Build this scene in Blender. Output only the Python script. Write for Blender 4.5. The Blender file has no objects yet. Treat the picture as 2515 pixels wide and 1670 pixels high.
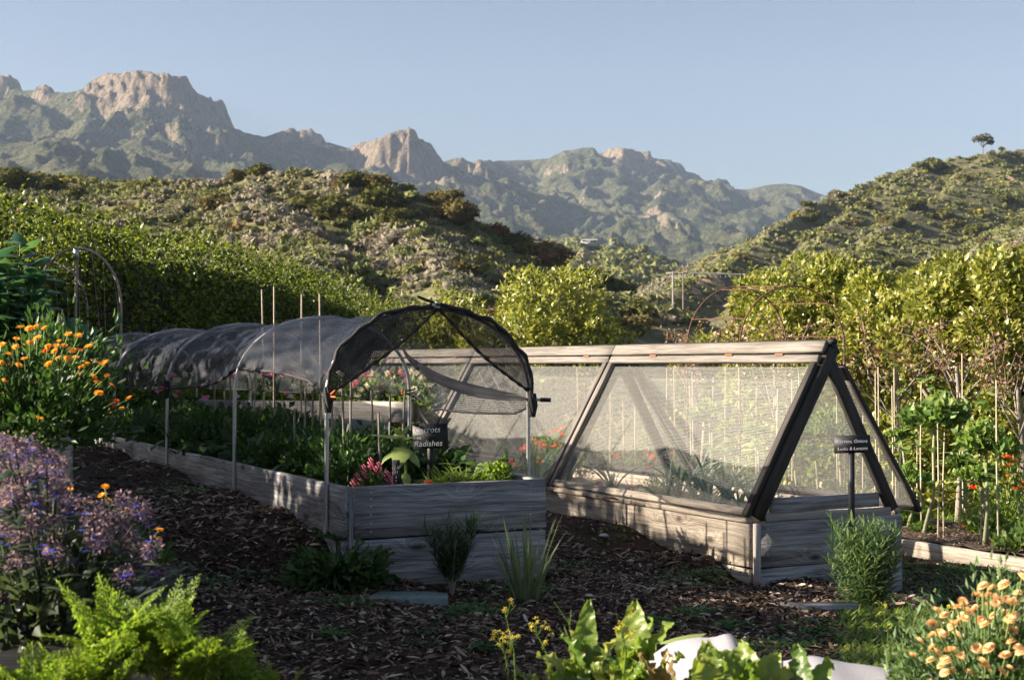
import bpy, bmesh, math, random
import numpy as np
from mathutils import Vector, Matrix
R = math.radians
rs = np.random.RandomState(7)
random.seed(7)
scene = bpy.context.scene
col = scene.collection

# ------------------------------------------------------------------ camera, sky, sun, exposure
FPX, CX, CY, HY, CZ = 3493.0, 1257.5, 835.0, 895.0, 1.228
PITCH = math.atan((HY - CY) / FPX)
cam_d = bpy.data.cameras.new('camera'); cam = bpy.data.objects.new('camera', cam_d); col.objects.link(cam)
cam.location = (0, 0, CZ); cam.rotation_euler = (math.pi/2 + PITCH, 0, 0)
cam_d.lens = 50; cam_d.sensor_width = 36; cam_d.clip_start = .1; cam_d.clip_end = 12000
cam_d.dof.use_dof = True; cam_d.dof.focus_distance = 10.2; cam_d.dof.aperture_fstop = 6.3
scene.camera = cam
SUN_EL, SUN_DIR = R(22), Vector((-.99, -.07, 0)).normalized()      # horizontal direction towards the sun
sd = Vector((SUN_DIR.x*math.cos(SUN_EL), SUN_DIR.y*math.cos(SUN_EL), math.sin(SUN_EL)))
sun_d = bpy.data.lights.new('sun', 'SUN'); sun = bpy.data.objects.new('sun', sun_d); col.objects.link(sun)
sun.rotation_euler = sd.to_track_quat('Z', 'Y').to_euler(); sun.location = (-30, -5, 20)
sun_d.energy = 5.0; sun_d.angle = R(.55); sun_d.color = (1, .86, .69)
w = bpy.data.worlds.new('World'); scene.world = w; w.use_nodes = True
nt = w.node_tree; sky = nt.nodes.new('ShaderNodeTexSky'); sky.sky_type = 'NISHITA'; sky.sun_disc = False
sky.sun_elevation = SUN_EL; sky.sun_rotation = math.atan2(SUN_DIR.x, SUN_DIR.y)
sky.air_density = 1.0; sky.dust_density = 1.6; sky.ozone_density = 1.6; sky.altitude = 100
bg = nt.nodes['Background']; bg.inputs[1].default_value = .050
hsv = nt.nodes.new('ShaderNodeHueSaturation'); hsv.inputs['Saturation'].default_value = .86; nt.links.new(sky.outputs[0], hsv.inputs['Color'])
tn = nt.nodes.new('ShaderNodeMix'); tn.data_type = 'RGBA'; tn.blend_type = 'MULTIPLY'; tn.inputs[0].default_value = 1; tn.inputs[7].default_value = (.73, .695, .71, 1)
nt.links.new(hsv.outputs[0], tn.inputs[6]); nt.links.new(tn.outputs[2], bg.inputs[0])
vs = scene.view_settings; vs.view_transform = 'Standard'; vs.look = 'None'; vs.exposure = 1.98; vs.gamma = 1; vs.use_curve_mapping = False
scene.render.engine = 'CYCLES'
cy = scene.cycles
cy.use_denoising = True; cy.max_bounces = 8; cy.transparent_max_bounces = 24; cy.diffuse_bounces = 3; cy.glossy_bounces = 2
cy.transmission_bounces = 4; cy.volume_bounces = 0; cy.use_adaptive_sampling = True; cy.adaptive_threshold = .02
cy.sample_clamp_indirect = 6

# ------------------------------------------------------------------ placement helpers
def at(px, py, D):
    v = (CY - py)/FPX; c, s = math.cos(PITCH), math.sin(PITCH)
    x, y, z = (px - CX)/FPX, c - s*v, s + c*v
    k = D/y
    return Vector((x*k, D, CZ + z*k))
TH = R(27.2)
O0 = Vector((-.882, 7.7)); E1 = Vector((math.cos(TH), math.sin(TH))); E2 = Vector((-math.sin(TH), math.cos(TH)))
def B(u, v, z): p = O0 + E1*u + E2*v; return Vector((p.x, p.y, z))
def uv_of(x, y):
    dx, dy = x - O0.x, y - O0.y
    return dx*E1.x + dy*E1.y, dx*E2.x + dy*E2.y
CP = np.array([(-.3,-.1,.05),(.6,-.3,0),(1.2,-.2,-.02),(2.0,0,-.08),(2.6,0,-.16),(3.9,-.1,-.28),(5,.5,-.35),(5.6,1.8,-.37),(-.15,.6,.30),(-.15,1,.36),
 (-.15,2.1,.385),(-.15,4,.435),(-.15,6,.46),(-1.5,4,.44),(-1.5,2,.38),(-1.5,.5,.2),(-1.5,-1,.05),(1.5,1.8,.05),(2.6,1.8,.08),(2.6,2.7,.07),(2.6,.5,-.03),(1.8,4,.1),
 (2.5,5,.1),(0,-2.5,-.05),(2,-2.5,-.1),(4,-2.5,-.25),(6,-2,-.35),(6.5,3,-.38),(5,8,-.4),(2,10,0),(-1,10,.4),(-4,5,.5),(-4,0,.3),(8,5,-.45),
 (8,0,-.45),(8,12,-.6),(0,16,-.2),(-5,14,.3),(0,-7,-.05),(8,-7,-.2),(-6,-6,.1),(3.9,3,-.2),(4.2,6,-.2)])
def lat(i, j, seed):
    v = np.sin(i*127.1 + j*311.7 + seed*74.7)*43758.5453
    return v - np.floor(v)
def vnoise(x, y, seed=0):
    i, j = np.floor(x), np.floor(y); fx, fy = x-i, y-j
    fx = fx*fx*(3-2*fx); fy = fy*fy*(3-2*fy)
    a, b, c, d = lat(i, j, seed), lat(i+1, j, seed), lat(i, j+1, seed), lat(i+1, j+1, seed)
    return (a*(1-fx)+b*fx)*(1-fy) + (c*(1-fx)+d*fx)*fy
def fbm(x, y, oct=5, seed=0, ridged=False):
    s = 0; a = .5; t = 0
    for o in range(oct):
        n = vnoise(x*2**o, y*2**o, seed+o*13)
        if ridged: n = 1-np.abs(2*n-1)
        s = s + a*n; t += a; a *= .5
    return s/t
def zg(x, y):
    x = np.asarray(x, float); y = np.asarray(y, float)
    u, v = uv_of(x, y)
    d = (u[..., None]-CP[:, 0])**2 + (v[..., None]-CP[:, 1])**2 + .02
    wgt = d**-1.6
    z = (wgt*CP[:, 2]).sum(-1)/wgt.sum(-1)
    z = z + .035*(fbm(x*2.2, y*2.2, 4, 3)-.5)
    t = np.clip((y-20)/40, 0, 1)
    z = z*(1-t) + (-3.0)*t
    return z
def gz(x, y): return float(zg(np.array([x]), np.array([y]))[0])
def ground(px, py):
    D = 8.
    for _ in range(30):
        p = at(px, py, D); g = gz(p.x, p.y)
        D = max(3, D*(1 + .7*((CZ-g)/(CZ-p.z) - 1)))
    return at(px, py, D)

# ------------------------------------------------------------------ object helpers
def tag(o, label=None, cat=None, group=None, kind=None):
    if label: o['label'] = label
    if cat: o['category'] = cat
    if group: o['group'] = group
    if kind: o['kind'] = kind
    return o
def thing(name, label, cat, loc=(0,0,0), rz=0, group=None):
    o = bpy.data.objects.new(name, None); col.objects.link(o); o.empty_display_size = .1
    o.location = loc; o.rotation_euler = (0, 0, rz)
    return tag(o, label, cat, group)
def kids(o): return [c for c in bpy.data.objects if c.parent == o]
def copy_tree(o, loc, rz=0, sc=1., label=None):
    def rec(s, par):
        c = s.copy(); col.objects.link(c); c.parent = par
        for k in CH.get(s.name, []): rec(k, c)
        return c
    r = rec(o, None); r.location = loc; r.rotation_euler = (0, 0, rz); r.scale = (sc, sc, sc)
    if label: r['label'] = label
    return r
CH = {}
class MB:
    def __init__(s): s.v = []; s.f = []; s.n = 0; s.r = []; s.h = []
    def add(s, verts, faces, rnd=None, hue=None):
        verts = np.asarray(verts, float).reshape(-1, 3); faces = np.asarray(faces, int)
        s.v.append(verts); s.f.append(faces + s.n); s.n += len(verts)
        k = len(faces)
        s.r.append(np.full(k, .5) if rnd is None else np.broadcast_to(rnd, (k,)))
        s.h.append(np.zeros(k) if hue is None else np.broadcast_to(hue, (k,)))
        return s
    def box(s, c, size, ax=None, rnd=None):
        c = np.array(c); X = np.eye(3) if ax is None else np.array([list(a) for a in ax])
        P = [c + sum(X[i]*size[i]*.5*sg[i] for i in range(3)) for sg in [(a,b,d) for d in (-1,1) for b in (-1,1) for a in (-1,1)]]
        return s.add(P, [(0,2,3,1),(4,5,7,6),(0,1,5,4),(2,6,7,3),(0,4,6,2),(1,3,7,5)], rnd)
    def tube(s, pts, rad, n=6, caps=True, rnd=None):
        pts = [Vector(p) for p in pts]; m = len(pts); V = []
        if not hasattr(rad, '__len__'): rad = [rad]*m
        up = Vector((.13, .21, 1)).normalized(); prev = None
        for i, p in enumerate(pts):
            t = (pts[min(i+1, m-1)]-pts[max(i-1, 0)]).normalized()
            if prev is None:
                a = t.cross(up if abs(t.dot(up)) < .95 else Vector((1,0,0))).normalized()
            else: a = (prev - t*prev.dot(t)).normalized()
            prev = a; b = t.cross(a)
            for k in range(n):
                q = 2*math.pi*k/n; V.append(p + (a*math.cos(q)+b*math.sin(q))*rad[i])
        Fq = [(i*n+k, i*n+(k+1)%n, (i+1)*n+(k+1)%n, (i+1)*n+k) for i in range(m-1) for k in range(n)]
        s.add([list(v) for v in V], Fq, rnd)
        if caps:
            c0 = [list(v) for v in V[:n]] + [list(pts[0])]; c1 = [list(v) for v in V[-n:]] + [list(pts[-1])]
            s.add(c0, [((k+1)%n, k, n) for k in range(n)], rnd); s.add(c1, [(k, (k+1)%n, n) for k in range(n)], rnd)
        return s
    def lathe(s, prof, n=10, c=(0,0,0), rnd=None):
        V = [(c[0]+r*math.cos(2*math.pi*k/n), c[1]+r*math.sin(2*math.pi*k/n), c[2]+z) for r, z in prof for k in range(n)]
        Fq = [(i*n+k, i*n+(k+1)%n, (i+1)*n+(k+1)%n, (i+1)*n+k) for i in range(len(prof)-1) for k in range(n)]
        return s.add(V, Fq, rnd)
    def ball(s, c, r, n=8, sq=1., rnd=None):
        c = np.array(c)
        prof = [(math.sin(math.pi*i/5)*r+1e-4, -math.cos(math.pi*i/5)*r*sq) for i in range(6)]
        return s.lathe(prof, n, c, rnd)
    def cards(s, P, D, N, L, Wd, rnd, hue=None, fold=.25):
        # folded leaf cards: base, left, tip, right
        P, D, N = (np.asarray(a, float) for a in (P, D, N)); k = len(P)
        D = D/np.linalg.norm(D, axis=1)[:, None]
        S = np.cross(D, N); S /= (np.linalg.norm(S, axis=1)[:, None]+1e-9); N2 = np.cross(S, D)
        L = np.broadcast_to(L, (k,))[:, None]; Wd = np.broadcast_to(Wd, (k,))[:, None]
        V = np.stack([P, P+D*L*.45+S*Wd*.5+N2*Wd*fold, P+D*L, P+D*L*.45-S*Wd*.5+N2*Wd*fold], 1).reshape(-1, 3)
        i = np.arange(k)*4
        F_ = np.concatenate([np.stack([i, i+1, i+2], 1), np.stack([i, i+2, i+3], 1)])
        return s.add(V, F_, np.tile(np.broadcast_to(rnd, (k,)), 2), None if hue is None else np.tile(np.broadcast_to(hue, (k,)), 2))
    def blades(s, base, az, el, L, Wd, droop, nseg=4, prof=None, fold=.15, wave=0, rnd=None, roll=None, hue=None, stalk=0):
        base = np.asarray(base, float); k = len(base)
        az, el, L, Wd, droop = (np.broadcast_to(np.asarray(a, float), (k,)) for a in (az, el, L, Wd, droop))
        if prof is None: prof = lambda t: np.sin(np.pi*np.clip(t, 0, 1)**.8)*.98+.02*(1-t)
        T = np.linspace(0, 1, nseg+1)
        p = base.copy(); V = []
        roll = np.zeros(k) if roll is None else np.broadcast_to(roll, (k,))
        for i, t in enumerate(T):
            e = el - droop*t**1.3
            D = np.stack([np.cos(e)*np.cos(az), np.cos(e)*np.sin(az), np.sin(e)], 1)
            if i: p = p + D*(L/nseg)[:, None]
            S0 = np.stack([-np.sin(az), np.cos(az), 0*az], 1); N0 = np.cross(D, S0)*-1
            S = S0*np.cos(roll)[:, None] + N0*np.sin(roll)[:, None]; N = np.cross(S, D)
            wd = (Wd*prof(t)*.5)[:, None]
            w1 = (wave*Wd*rs.uniform(-1, 1, k)*(.2+t))[:, None]; w2 = (wave*Wd*rs.uniform(-1, 1, k)*(.2+t))[:, None]
            V += [p+S*wd+N*(wd*fold*2+w1), p.copy(), p-S*wd+N*(wd*fold*2+w2)]
        V = np.stack(V, 1).reshape(-1, 3); m = 3*(nseg+1); i0 = np.arange(k)*m; Fq = []
        for j in range(nseg):
            for q in (0, 1):
                a = j*3+q; Fq.append(np.stack([i0+a, i0+a+3, i0+a+4, i0+a+1], 1))
        rr = rs.rand(k) if rnd is None else np.broadcast_to(rnd, (k,))
        return s.add(V, np.concatenate(Fq), np.tile(rr, 2*nseg), None if hue is None else np.tile(np.broadcast_to(hue, (k,)), 2*nseg))
    def ruffled(s, base, az, el, L, W_, droop, ruf=.2, roll=0., nt=30, ns=11, stalk=.2, seed=0, rnd=.5, freq=9., curl=.3):
        r = np.random.RandomState(seed); T = np.linspace(0, 1, nt); p = np.array(base, float); V = []; ph = r.uniform(0, 6.28, 6)
        S0 = np.array([-math.sin(az), math.cos(az), 0.]); side = r.normal()*.15
        for i, t in enumerate(T):
            a2 = az + side*t; e = el - droop*t**1.5; D = np.array([math.cos(e)*math.cos(a2), math.cos(e)*math.sin(a2), math.sin(e)])
            if i: p = p + D*L/(nt-1)
            N0 = np.cross(S0, D); N0 /= np.linalg.norm(N0); S = S0*math.cos(roll)+N0*math.sin(roll); N = np.cross(S, D)*-1
            u_ = (t-stalk)/(1-stalk); w_ = W_*.5*(math.sin(math.pi*min(.985, max(0, u_)**.75*.97+.03))**.65 if t > stalk else .07)
            w_ *= 1+.04*math.sin(u_*17+ph[0])+.04*math.sin(u_*41+ph[1])
            for j in range(ns):
                q = -1+2*j/(ns-1); am = abs(q)**1.6*ruf*W_*(1 if t > stalk else 0)
                z = am*(.6*math.sin(t*freq*3+ph[2+(q > 0)])+.4*math.sin(t*freq*6.3+ph[4+(q > 0)])) + curl*W_*.3*q*q + .03*W_*math.sin(t*40+q*6+ph[0])*(t > stalk)
                V.append(p + S*q*w_ + N*z)
        i = np.arange(nt*ns).reshape(nt, ns); F_ = np.stack([i[:-1,:-1], i[:-1,1:], i[1:,1:], i[1:,:-1]], -1).reshape(-1, 4)
        return s.add(V, F_, np.full(len(F_), rnd))
    def data(s, name, mat, smooth=False):
        me = bpy.data.meshes.new(name)
        V = np.concatenate(s.v); me.vertices.add(len(V)); me.vertices.foreach_set('co', V.astype(np.float32).ravel())
        tot = np.concatenate([np.full(len(f), f.shape[1]) for f in s.f]); lp = np.concatenate([f.ravel() for f in s.f])
        me.loops.add(len(lp)); me.loops.foreach_set('vertex_index', lp.astype(np.int32))
        me.polygons.add(len(tot)); st = np.concatenate([[0], np.cumsum(tot)[:-1]])
        me.polygons.foreach_set('loop_start', st.astype(np.int32)); me.polygons.foreach_set('loop_total', tot.astype(np.int32))
        if smooth: me.polygons.foreach_set('use_smooth', np.ones(len(tot), bool))
        a = me.attributes.new('rnd', 'FLOAT', 'FACE'); a.data.foreach_set('value', np.concatenate(s.r).astype(np.float32))
        a = me.attributes.new('hue', 'FLOAT', 'FACE'); a.data.foreach_set('value', np.concatenate(s.h).astype(np.float32))
        me.update(); me.validate()
        if mat: me.materials.append(mat)
        return me
    def build(s, name, mat, parent=None, origin=None, local=False, smooth=False):
        """world-space verts unless local; parent must be unrotated when not local"""
        if not local:
            o0 = parent_world(parent) if parent else (Vector(origin) if origin is not None else Vector((0,0,0)))
            s.v = [v - np.array(o0) for v in s.v]
        me = s.data(name, mat, smooth); o = bpy.data.objects.new(name, me); col.objects.link(o)
        if parent: link(o, parent)
        elif origin is not None: o.location = origin
        return o
def link(o, parent): o.parent = parent; CH.setdefault(parent.name, []).append(o)
def parent_world(p):
    v = Vector((0,0,0))
    while p: v = v + Vector(p.location); p = p.parent
    return v
def inst(name, me, parent=None, loc=(0,0,0), rot=(0,0,0), sc=1.):
    o = bpy.data.objects.new(name, me); col.objects.link(o); o.location = loc; o.rotation_euler = rot; o.scale = (sc,)*3 if not hasattr(sc, '__len__') else sc
    if parent: link(o, parent)
    return o

# ------------------------------------------------------------------ materials
def newmat(name):
    m = bpy.data.materials.new(name); m.use_nodes = True; n = m.node_tree.nodes; n.clear()
    out = n.new('ShaderNodeOutputMaterial'); return m, n, m.node_tree.links, out
def ramp(n, l, src, stops):
    r = n.new('ShaderNodeValToRGB'); e = r.color_ramp.elements
    while len(e) < len(stops): e.new(.5)
    for i, (p, c) in enumerate(stops): e[i].position = p; e[i].color = (*c, 1) if len(c) == 3 else c
    l.new(src, r.inputs[0]); return r
def noise(n, l, vec, sc, det=4, rough=.55, dist=0):
    t = n.new('ShaderNodeTexNoise'); t.inputs['Scale'].default_value = sc; t.inputs['Detail'].default_value = det
    t.inputs['Roughness'].default_value = rough; t.inputs['Distortion'].default_value = dist
    if vec: l.new(vec, t.inputs['Vector'])
    return t
def mixc(n, l, fac, a, b, mode='MIX'):
    m = n.new('ShaderNodeMix'); m.data_type = 'RGBA'; m.blend_type = mode
    for s, v in ((m.inputs[0], fac), (m.inputs[6], a), (m.inputs[7], b)):
        if hasattr(v, 'default_value') or hasattr(v, 'links'): l.new(v, s)
        elif isinstance(v, tuple): s.default_value = (*v, 1) if len(v) == 3 else v
        else: s.default_value = v
    return m.outputs[2]
def math_(n, l, op, a, b=None, clamp=False):
    m = n.new('ShaderNodeMath'); m.operation = op; m.use_clamp = clamp
    for s, v in ((m.inputs[0], a), (m.inputs[1], b)):
        if v is None: continue
        if isinstance(v, (int, float)): s.default_value = v
        else: l.new(v, s)
    return m.outputs[0]
def attr(n, name): a = n.new('ShaderNodeAttribute'); a.attribute_name = name; return a
def leafmat(name, stops, trans=.35, rough=.45, spec=.35, tint=(1., 1., .15)):
    """stops: colours picked by the per-leaf random number"""
    m, n, l, out = newmat(name)
    a = attr(n, 'rnd'); geo = n.new('ShaderNodeNewGeometry'); nz = noise(n, l, geo.outputs['Position'], 9., 2)
    f = math_(n, l, 'ADD', a.outputs['Fac'], math_(n, l, 'MULTIPLY', math_(n, l, 'SUBTRACT', nz.outputs['Fac'], .5), .5), True)
    k = len(stops); c = ramp(n, l, f, [(i/max(1, k-1), s) for i, s in enumerate(stops)]).outputs[0]
    p = n.new('ShaderNodeBsdfPrincipled'); l.new(c, p.inputs['Base Color']); p.inputs['Roughness'].default_value = rough
    p.inputs['Specular IOR Level'].default_value = spec
    t = n.new('ShaderNodeBsdfTranslucent'); tc = mixc(n, l, .55, c, tint, 'MULTIPLY'); l.new(mixc(n, l, 1., tc, (1.9, 1.9, 1.9), 'MULTIPLY'), t.inputs[0])
    mx = n.new('ShaderNodeMixShader'); mx.inputs[0].default_value = trans
    l.new(p.outputs[0], mx.inputs[1]); l.new(t.outputs[0], mx.inputs[2]); l.new(mx.outputs[0], out.inputs[0]); return m
def plain(name, c, rough=.6, metal=0, bump=0, bscale=60, var=.25, spec=.4):
    m, n, l, out = newmat(name); tc = n.new('ShaderNodeTexCoord')
    nz = noise(n, l, tc.outputs['Object'], bscale, 5); p = n.new('ShaderNodeBsdfPrincipled')
    d = tuple(x*(1-var) for x in c); e = tuple(min(1, x*(1+var)) for x in c)
    l.new(ramp(n, l, nz.outputs['Fac'], [(.3, d), (.7, e)]).outputs[0], p.inputs['Base Color'])
    p.inputs['Roughness'].default_value = rough; p.inputs['Metallic'].default_value = metal; p.inputs['Specular IOR Level'].default_value = spec
    if bump:
        b = n.new('ShaderNodeBump'); b.inputs['Strength'].default_value = bump; b.inputs['Distance'].default_value = .01
        l.new(nz.outputs['Fac'], b.inputs['Height']); l.new(b.outputs[0], p.inputs['Normal'])
    l.new(p.outputs[0], out.inputs[0]); return m
def woodmat(name, light, dark, stain=.5, knots=True):
    m, n, l, out = newmat(name); tc = n.new('ShaderNodeTexCoord'); oi = n.new('ShaderNodeObjectInfo')
    off = n.new('ShaderNodeVectorMath'); off.operation = 'SCALE'; cmb = n.new('ShaderNodeCombineXYZ')
    for i in range(3): l.new(oi.outputs['Random'], cmb.inputs[i])
    l.new(cmb.outputs[0], off.inputs[0]); off.inputs['Scale'].default_value = 37.
    add = n.new('ShaderNodeVectorMath'); l.new(tc.outputs['Object'], add.inputs[0]); l.new(off.outputs[0], add.inputs[1]); P = add.outputs[0]
    def mp(sc):
        q = n.new('ShaderNodeMapping'); q.inputs['Scale'].default_value = sc; l.new(P, q.inputs['Vector']); return q.outputs[0]
    # knots: sparse cells, the grain bulges round them
    vo = n.new('ShaderNodeTexVoronoi'); vo.feature = 'F1'; vo.inputs['Scale'].default_value = 1; vo.inputs['Randomness'].default_value = .9
    l.new(mp((2.3, 5.5, 5.5)), vo.inputs['Vector']); d = vo.outputs['Distance']
    ex = math_(n, l, 'POWER', 2.718, math_(n, l, 'MULTIPLY', math_(n, l, 'MULTIPLY', d, d), -16.))
    sx = n.new('ShaderNodeSeparateXYZ'); l.new(P, sx.inputs[0])
    warp = noise(n, l, mp((1.1, 5, 5)), 1, 3); yy = math_(n, l, 'ADD', sx.outputs['Z'], math_(n, l, 'MULTIPLY', warp.outputs['Fac'], .09))
    yy = math_(n, l, 'ADD', yy, math_(n, l, 'MULTIPLY', ex, .10 if knots else 0.))
    yy = math_(n, l, 'ADD', yy, math_(n, l, 'MULTIPLY', sx.outputs['Y'], .5))
    rings = math_(n, l, 'SINE', math_(n, l, 'MULTIPLY', yy, 520.))
    rings2 = math_(n, l, 'SINE', math_(n, l, 'MULTIPLY', yy, 170.))
    fine = noise(n, l, mp((4, 160, 160)), 1, 4, .7); mid = noise(n, l, mp((1.5, 14, 14)), 1, 5, .65); blot = noise(n, l, mp((1.3, 6, 8)), 1, 5)
    g = math_(n, l, 'ADD', math_(n, l, 'MULTIPLY', rings, .06), math_(n, l, 'MULTIPLY', rings2, .06))
    g = math_(n, l, 'ADD', g, math_(n, l, 'MULTIPLY', math_(n, l, 'SUBTRACT', fine.outputs['Fac'], .5), 1.1))
    g = math_(n, l, 'ADD', g, math_(n, l, 'MULTIPLY', mid.outputs['Fac'], .9)); g = math_(n, l, 'ADD', g, .02)
    c = ramp(n, l, g, [(.2, dark), (.45, tuple((a*.9+b)/1.9 for a, b in zip(light, dark))), (.68, light)]).outputs[0]
    st = ramp(n, l, blot.outputs['Fac'], [(.38, (1,1,1)), (.62, (.45,.42,.40))]).outputs[0]
    c = mixc(n, l, stain, c, st, 'MULTIPLY')
    if knots:
        kn = ramp(n, l, d, [(.05, (.12,.10,.09)), (.16, (1,1,1))]).outputs[0]; c = mixc(n, l, .9, c, kn, 'MULTIPLY')
    p = n.new('ShaderNodeBsdfPrincipled'); l.new(c, p.inputs['Base Color']); p.inputs['Roughness'].default_value = .72; p.inputs['Specular IOR Level'].default_value = .25
    b = n.new('ShaderNodeBump'); b.inputs['Strength'].default_value = .7; b.inputs['Distance'].default_value = .004
    l.new(g, b.inputs['Height']); l.new(b.outputs[0], p.inputs['Normal']); l.new(p.outputs[0], out.inputs[0]); return m
def netmat(name, c, thread, fx, fy, rough=.6, trans=.3, spec=.3, soft=.1):
    """knitted mesh: real holes (transparent) between threads laid out in UV metres; thread = covered share of a cell"""
    m, n, l, out = newmat(name); uv = n.new('ShaderNodeUVMap'); uv.uv_map = 'UVMap'; s = n.new('ShaderNodeSeparateXYZ'); l.new(uv.outputs[0], s.inputs[0])
    wn = noise(n, l, uv.outputs[0], 14, 3)
    def wave(x, f): return math_(n, l, 'ABSOLUTE', math_(n, l, 'SINE', math_(n, l, 'ADD', math_(n, l, 'MULTIPLY', x, f*math.pi), math_(n, l, 'MULTIPLY', wn.outputs['Fac'], 5.))))
    a, b = wave(s.outputs[0], fx), wave(s.outputs[1], fy)
    hole = math_(n, l, 'MULTIPLY', a, b)      # 0 on threads, 1 in the middle of a hole
    mr = n.new('ShaderNodeMapRange'); mr.inputs['From Min'].default_value = thread-soft; mr.inputs['From Max'].default_value = thread+soft; l.new(hole, mr.inputs['Value'])
    p = n.new('ShaderNodeBsdfPrincipled'); p.inputs['Base Color'].default_value = (*c, 1); p.inputs['Roughness'].default_value = rough; p.inputs['Specular IOR Level'].default_value = spec
    t = n.new('ShaderNodeBsdfTranslucent'); t.inputs[0].default_value = (*c, 1); mx = n.new('ShaderNodeMixShader'); mx.inputs[0].default_value = trans
    l.new(p.outputs[0], mx.inputs[1]); l.new(t.outputs[0], mx.inputs[2])
    tr = n.new('ShaderNodeBsdfTransparent'); m2 = n.new('ShaderNodeMixShader'); l.new(mr.outputs[0], m2.inputs[0]); l.new(mx.outputs[0], m2.inputs[1]); l.new(tr.outputs[0], m2.inputs[2])
    l.new(m2.outputs[0], out.inputs[0]); return m

M = {}
M['wood'] = woodmat('weathered_wood', (.46,.465,.47), (.10,.10,.105), .75)
M['wood_sun_tint'] = woodmat('weathered_wood_sun_tint', (.52,.46,.385), (.17,.14,.11), .35)  # direct sun on the bed sides painted in as a lighter, warmer tone
M['wood_pale'] = woodmat('pale_wood', (.42,.40,.37), (.22,.20,.18), .25, False)
M['wood_shade_tint'] = woodmat('shade_tint_wood', (.070,.064,.058), (.022,.020,.018), .3, False)  # frame faces turned from the sun: their shade is put into the wood colour
M['wood_ridge'] = woodmat('ridge_wood', (.25,.23,.21), (.10,.09,.08), .3, False)
M['slab'] = plain('blue_green_stone', (.12,.17,.16), .6, 0, .4, 25)
M['galv'] = plain('galvanised_steel', (.42,.43,.44), .42, .75, .1, 90, .15)
M['pipe_grey'] = plain('aged_pipe', (.27,.23,.19), .6, 0, .1, 40)
M['rust'] = plain('rusty_iron', (.085,.04,.027), .8, 0, .4, 50, .4)
M['rust_bright'] = plain('rusty_hinge', (.30,.11,.05), .7, 0, .3, 80, .3)
M['bamboo'] = plain('bamboo', (.42,.36,.26), .55, 0, .1, 30, .2)
M['stake'] = plain('grey_stake', (.22,.20,.18), .7, 0, .1, 30, .2)
M['black'] = plain('black_plastic', (.015,.015,.016), .4, 0, 0, 20, .1)
M['slate'] = plain('chalkboard', (.018,.020,.024), .55, 0, .1, 40, .2)
M['chalk'] = plain('chalk', (.88,.88,.88), .9, 0, 0, 20, .05)
M['clamp_orange'] = plain('orange_plastic', (.75,.13,.03), .45, 0, 0, 20, .1)
M['white_cloth'] = plain('white_row_cloth', (.29,.29,.325), .9, 0, .15, 140, .04)
M['grey_cloth'] = plain('grey_row_cloth', (.13,.135,.14), .9, 0, .3, 90, .15)
M['shade_net'] = netmat('black_shade_net', (.012,.018,.034), .38, 110, 150, .55, .04, .35, .2)
M['flap_net'] = netmat('black_shade_net_flap', (.022,.023,.026), .62, 90, 120, .55, .1, .4, .25)
M['screen'] = netmat('insect_screen', (.60,.60,.57), .13, 150, 95, .7, .4, .2, .13)
M['hem'] = plain('black_hem', (.02,.02,.022), .7, 0, .5, 120)
M['bark'] = plain('bark', (.20,.165,.13), .9, 0, .6, 40, .35)
M['bark_pale'] = plain('pale_bark', (.22,.19,.155), .9, 0, .4, 30, .25)
M['kale_stem'] = plain('kale_stem', (.25,.25,.15), .8, 0, .4, 60, .25)
M['soil'] = plain('dark_soil', (.045,.032,.024), .95, 0, .8, 30, .5)
M['soil_dry'] = plain('dry_mulch_soil', (.13,.095,.07), .95, 0, .8, 45, .5)
M['hedge'] = leafmat('hedge_leaf', [(.015,.032,.006), (.06,.092,.012), (.23,.27,.035)], .3)
M['lemon_leaf'] = leafmat('lemon_leaf', [(.09,.12,.022), (.20,.22,.045), (.36,.35,.11)], .32, .38, .5)
M['lemon'] = plain('lemon_skin', (.42,.42,.13), .45, 0, .1, 60, .15)
M['dry_leaf'] = leafmat('dry_leaf', [(.16,.09,.06), (.26,.155,.11), (.33,.21,.15)], .25)
M['dark_leaf'] = leafmat('bed_leaf', [(.02,.05,.014), (.035,.08,.02), (.06,.12,.03)], .3)
M['broad_leaf'] = leafmat('broad_bean_leaf', [(.03,.09,.05), (.05,.13,.07), (.10,.20,.09)], .3)
M['bright_leaf'] = leafmat('frond', [(.04,.09,.015), (.11,.19,.025), (.25,.32,.05)], .42)
M['grass'] = leafmat('grass_blade', [(.06,.11,.02), (.12,.19,.035), (.21,.26,.06)], .4)
M['chard'] = leafmat('chard_leaf', [(.05,.11,.02), (.14,.205,.035), (.28,.31,.085)], .38, .4, .5)
M['chard_red'] = leafmat('chard_red_leaf', [(.17,.12,.05), (.25,.17,.08), (.30,.15,.10)], .4, .35, .5)
M['red_stalk'] = plain('red_stalk', (.35,.02,.03), .4)
M['green_stalk'] = plain('green_stalk', (.14,.22,.06), .6)
M['sun_leaf'] = leafmat('sunflower_leaf', [(.14,.21,.06), (.21,.29,.09), (.27,.34,.12)], .35)
M['leek'] = leafmat('leek_leaf', [(.05,.10,.075), (.09,.15,.11), (.16,.22,.15)], .3)
M['iris'] = leafmat('iris_leaf', [(.07,.11,.06), (.12,.17,.09), (.20,.24,.13)], .3)
M['rosemary'] = leafmat('rosemary_leaf', [(.02,.05,.025), (.05,.09,.04), (.09,.14,.06)], .2)
M['lily'] = leafmat('milkweed_leaf', [(.04,.09,.03), (.09,.15,.06), (.16,.22,.10)], .3)
M['kale'] = leafmat('kale_leaf', [(.05,.11,.03), (.13,.21,.05), (.28,.33,.11)], .35)
M['weed'] = leafmat('clover', [(.025,.07,.02), (.05,.12,.03), (.10,.18,.05)], .35)
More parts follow.
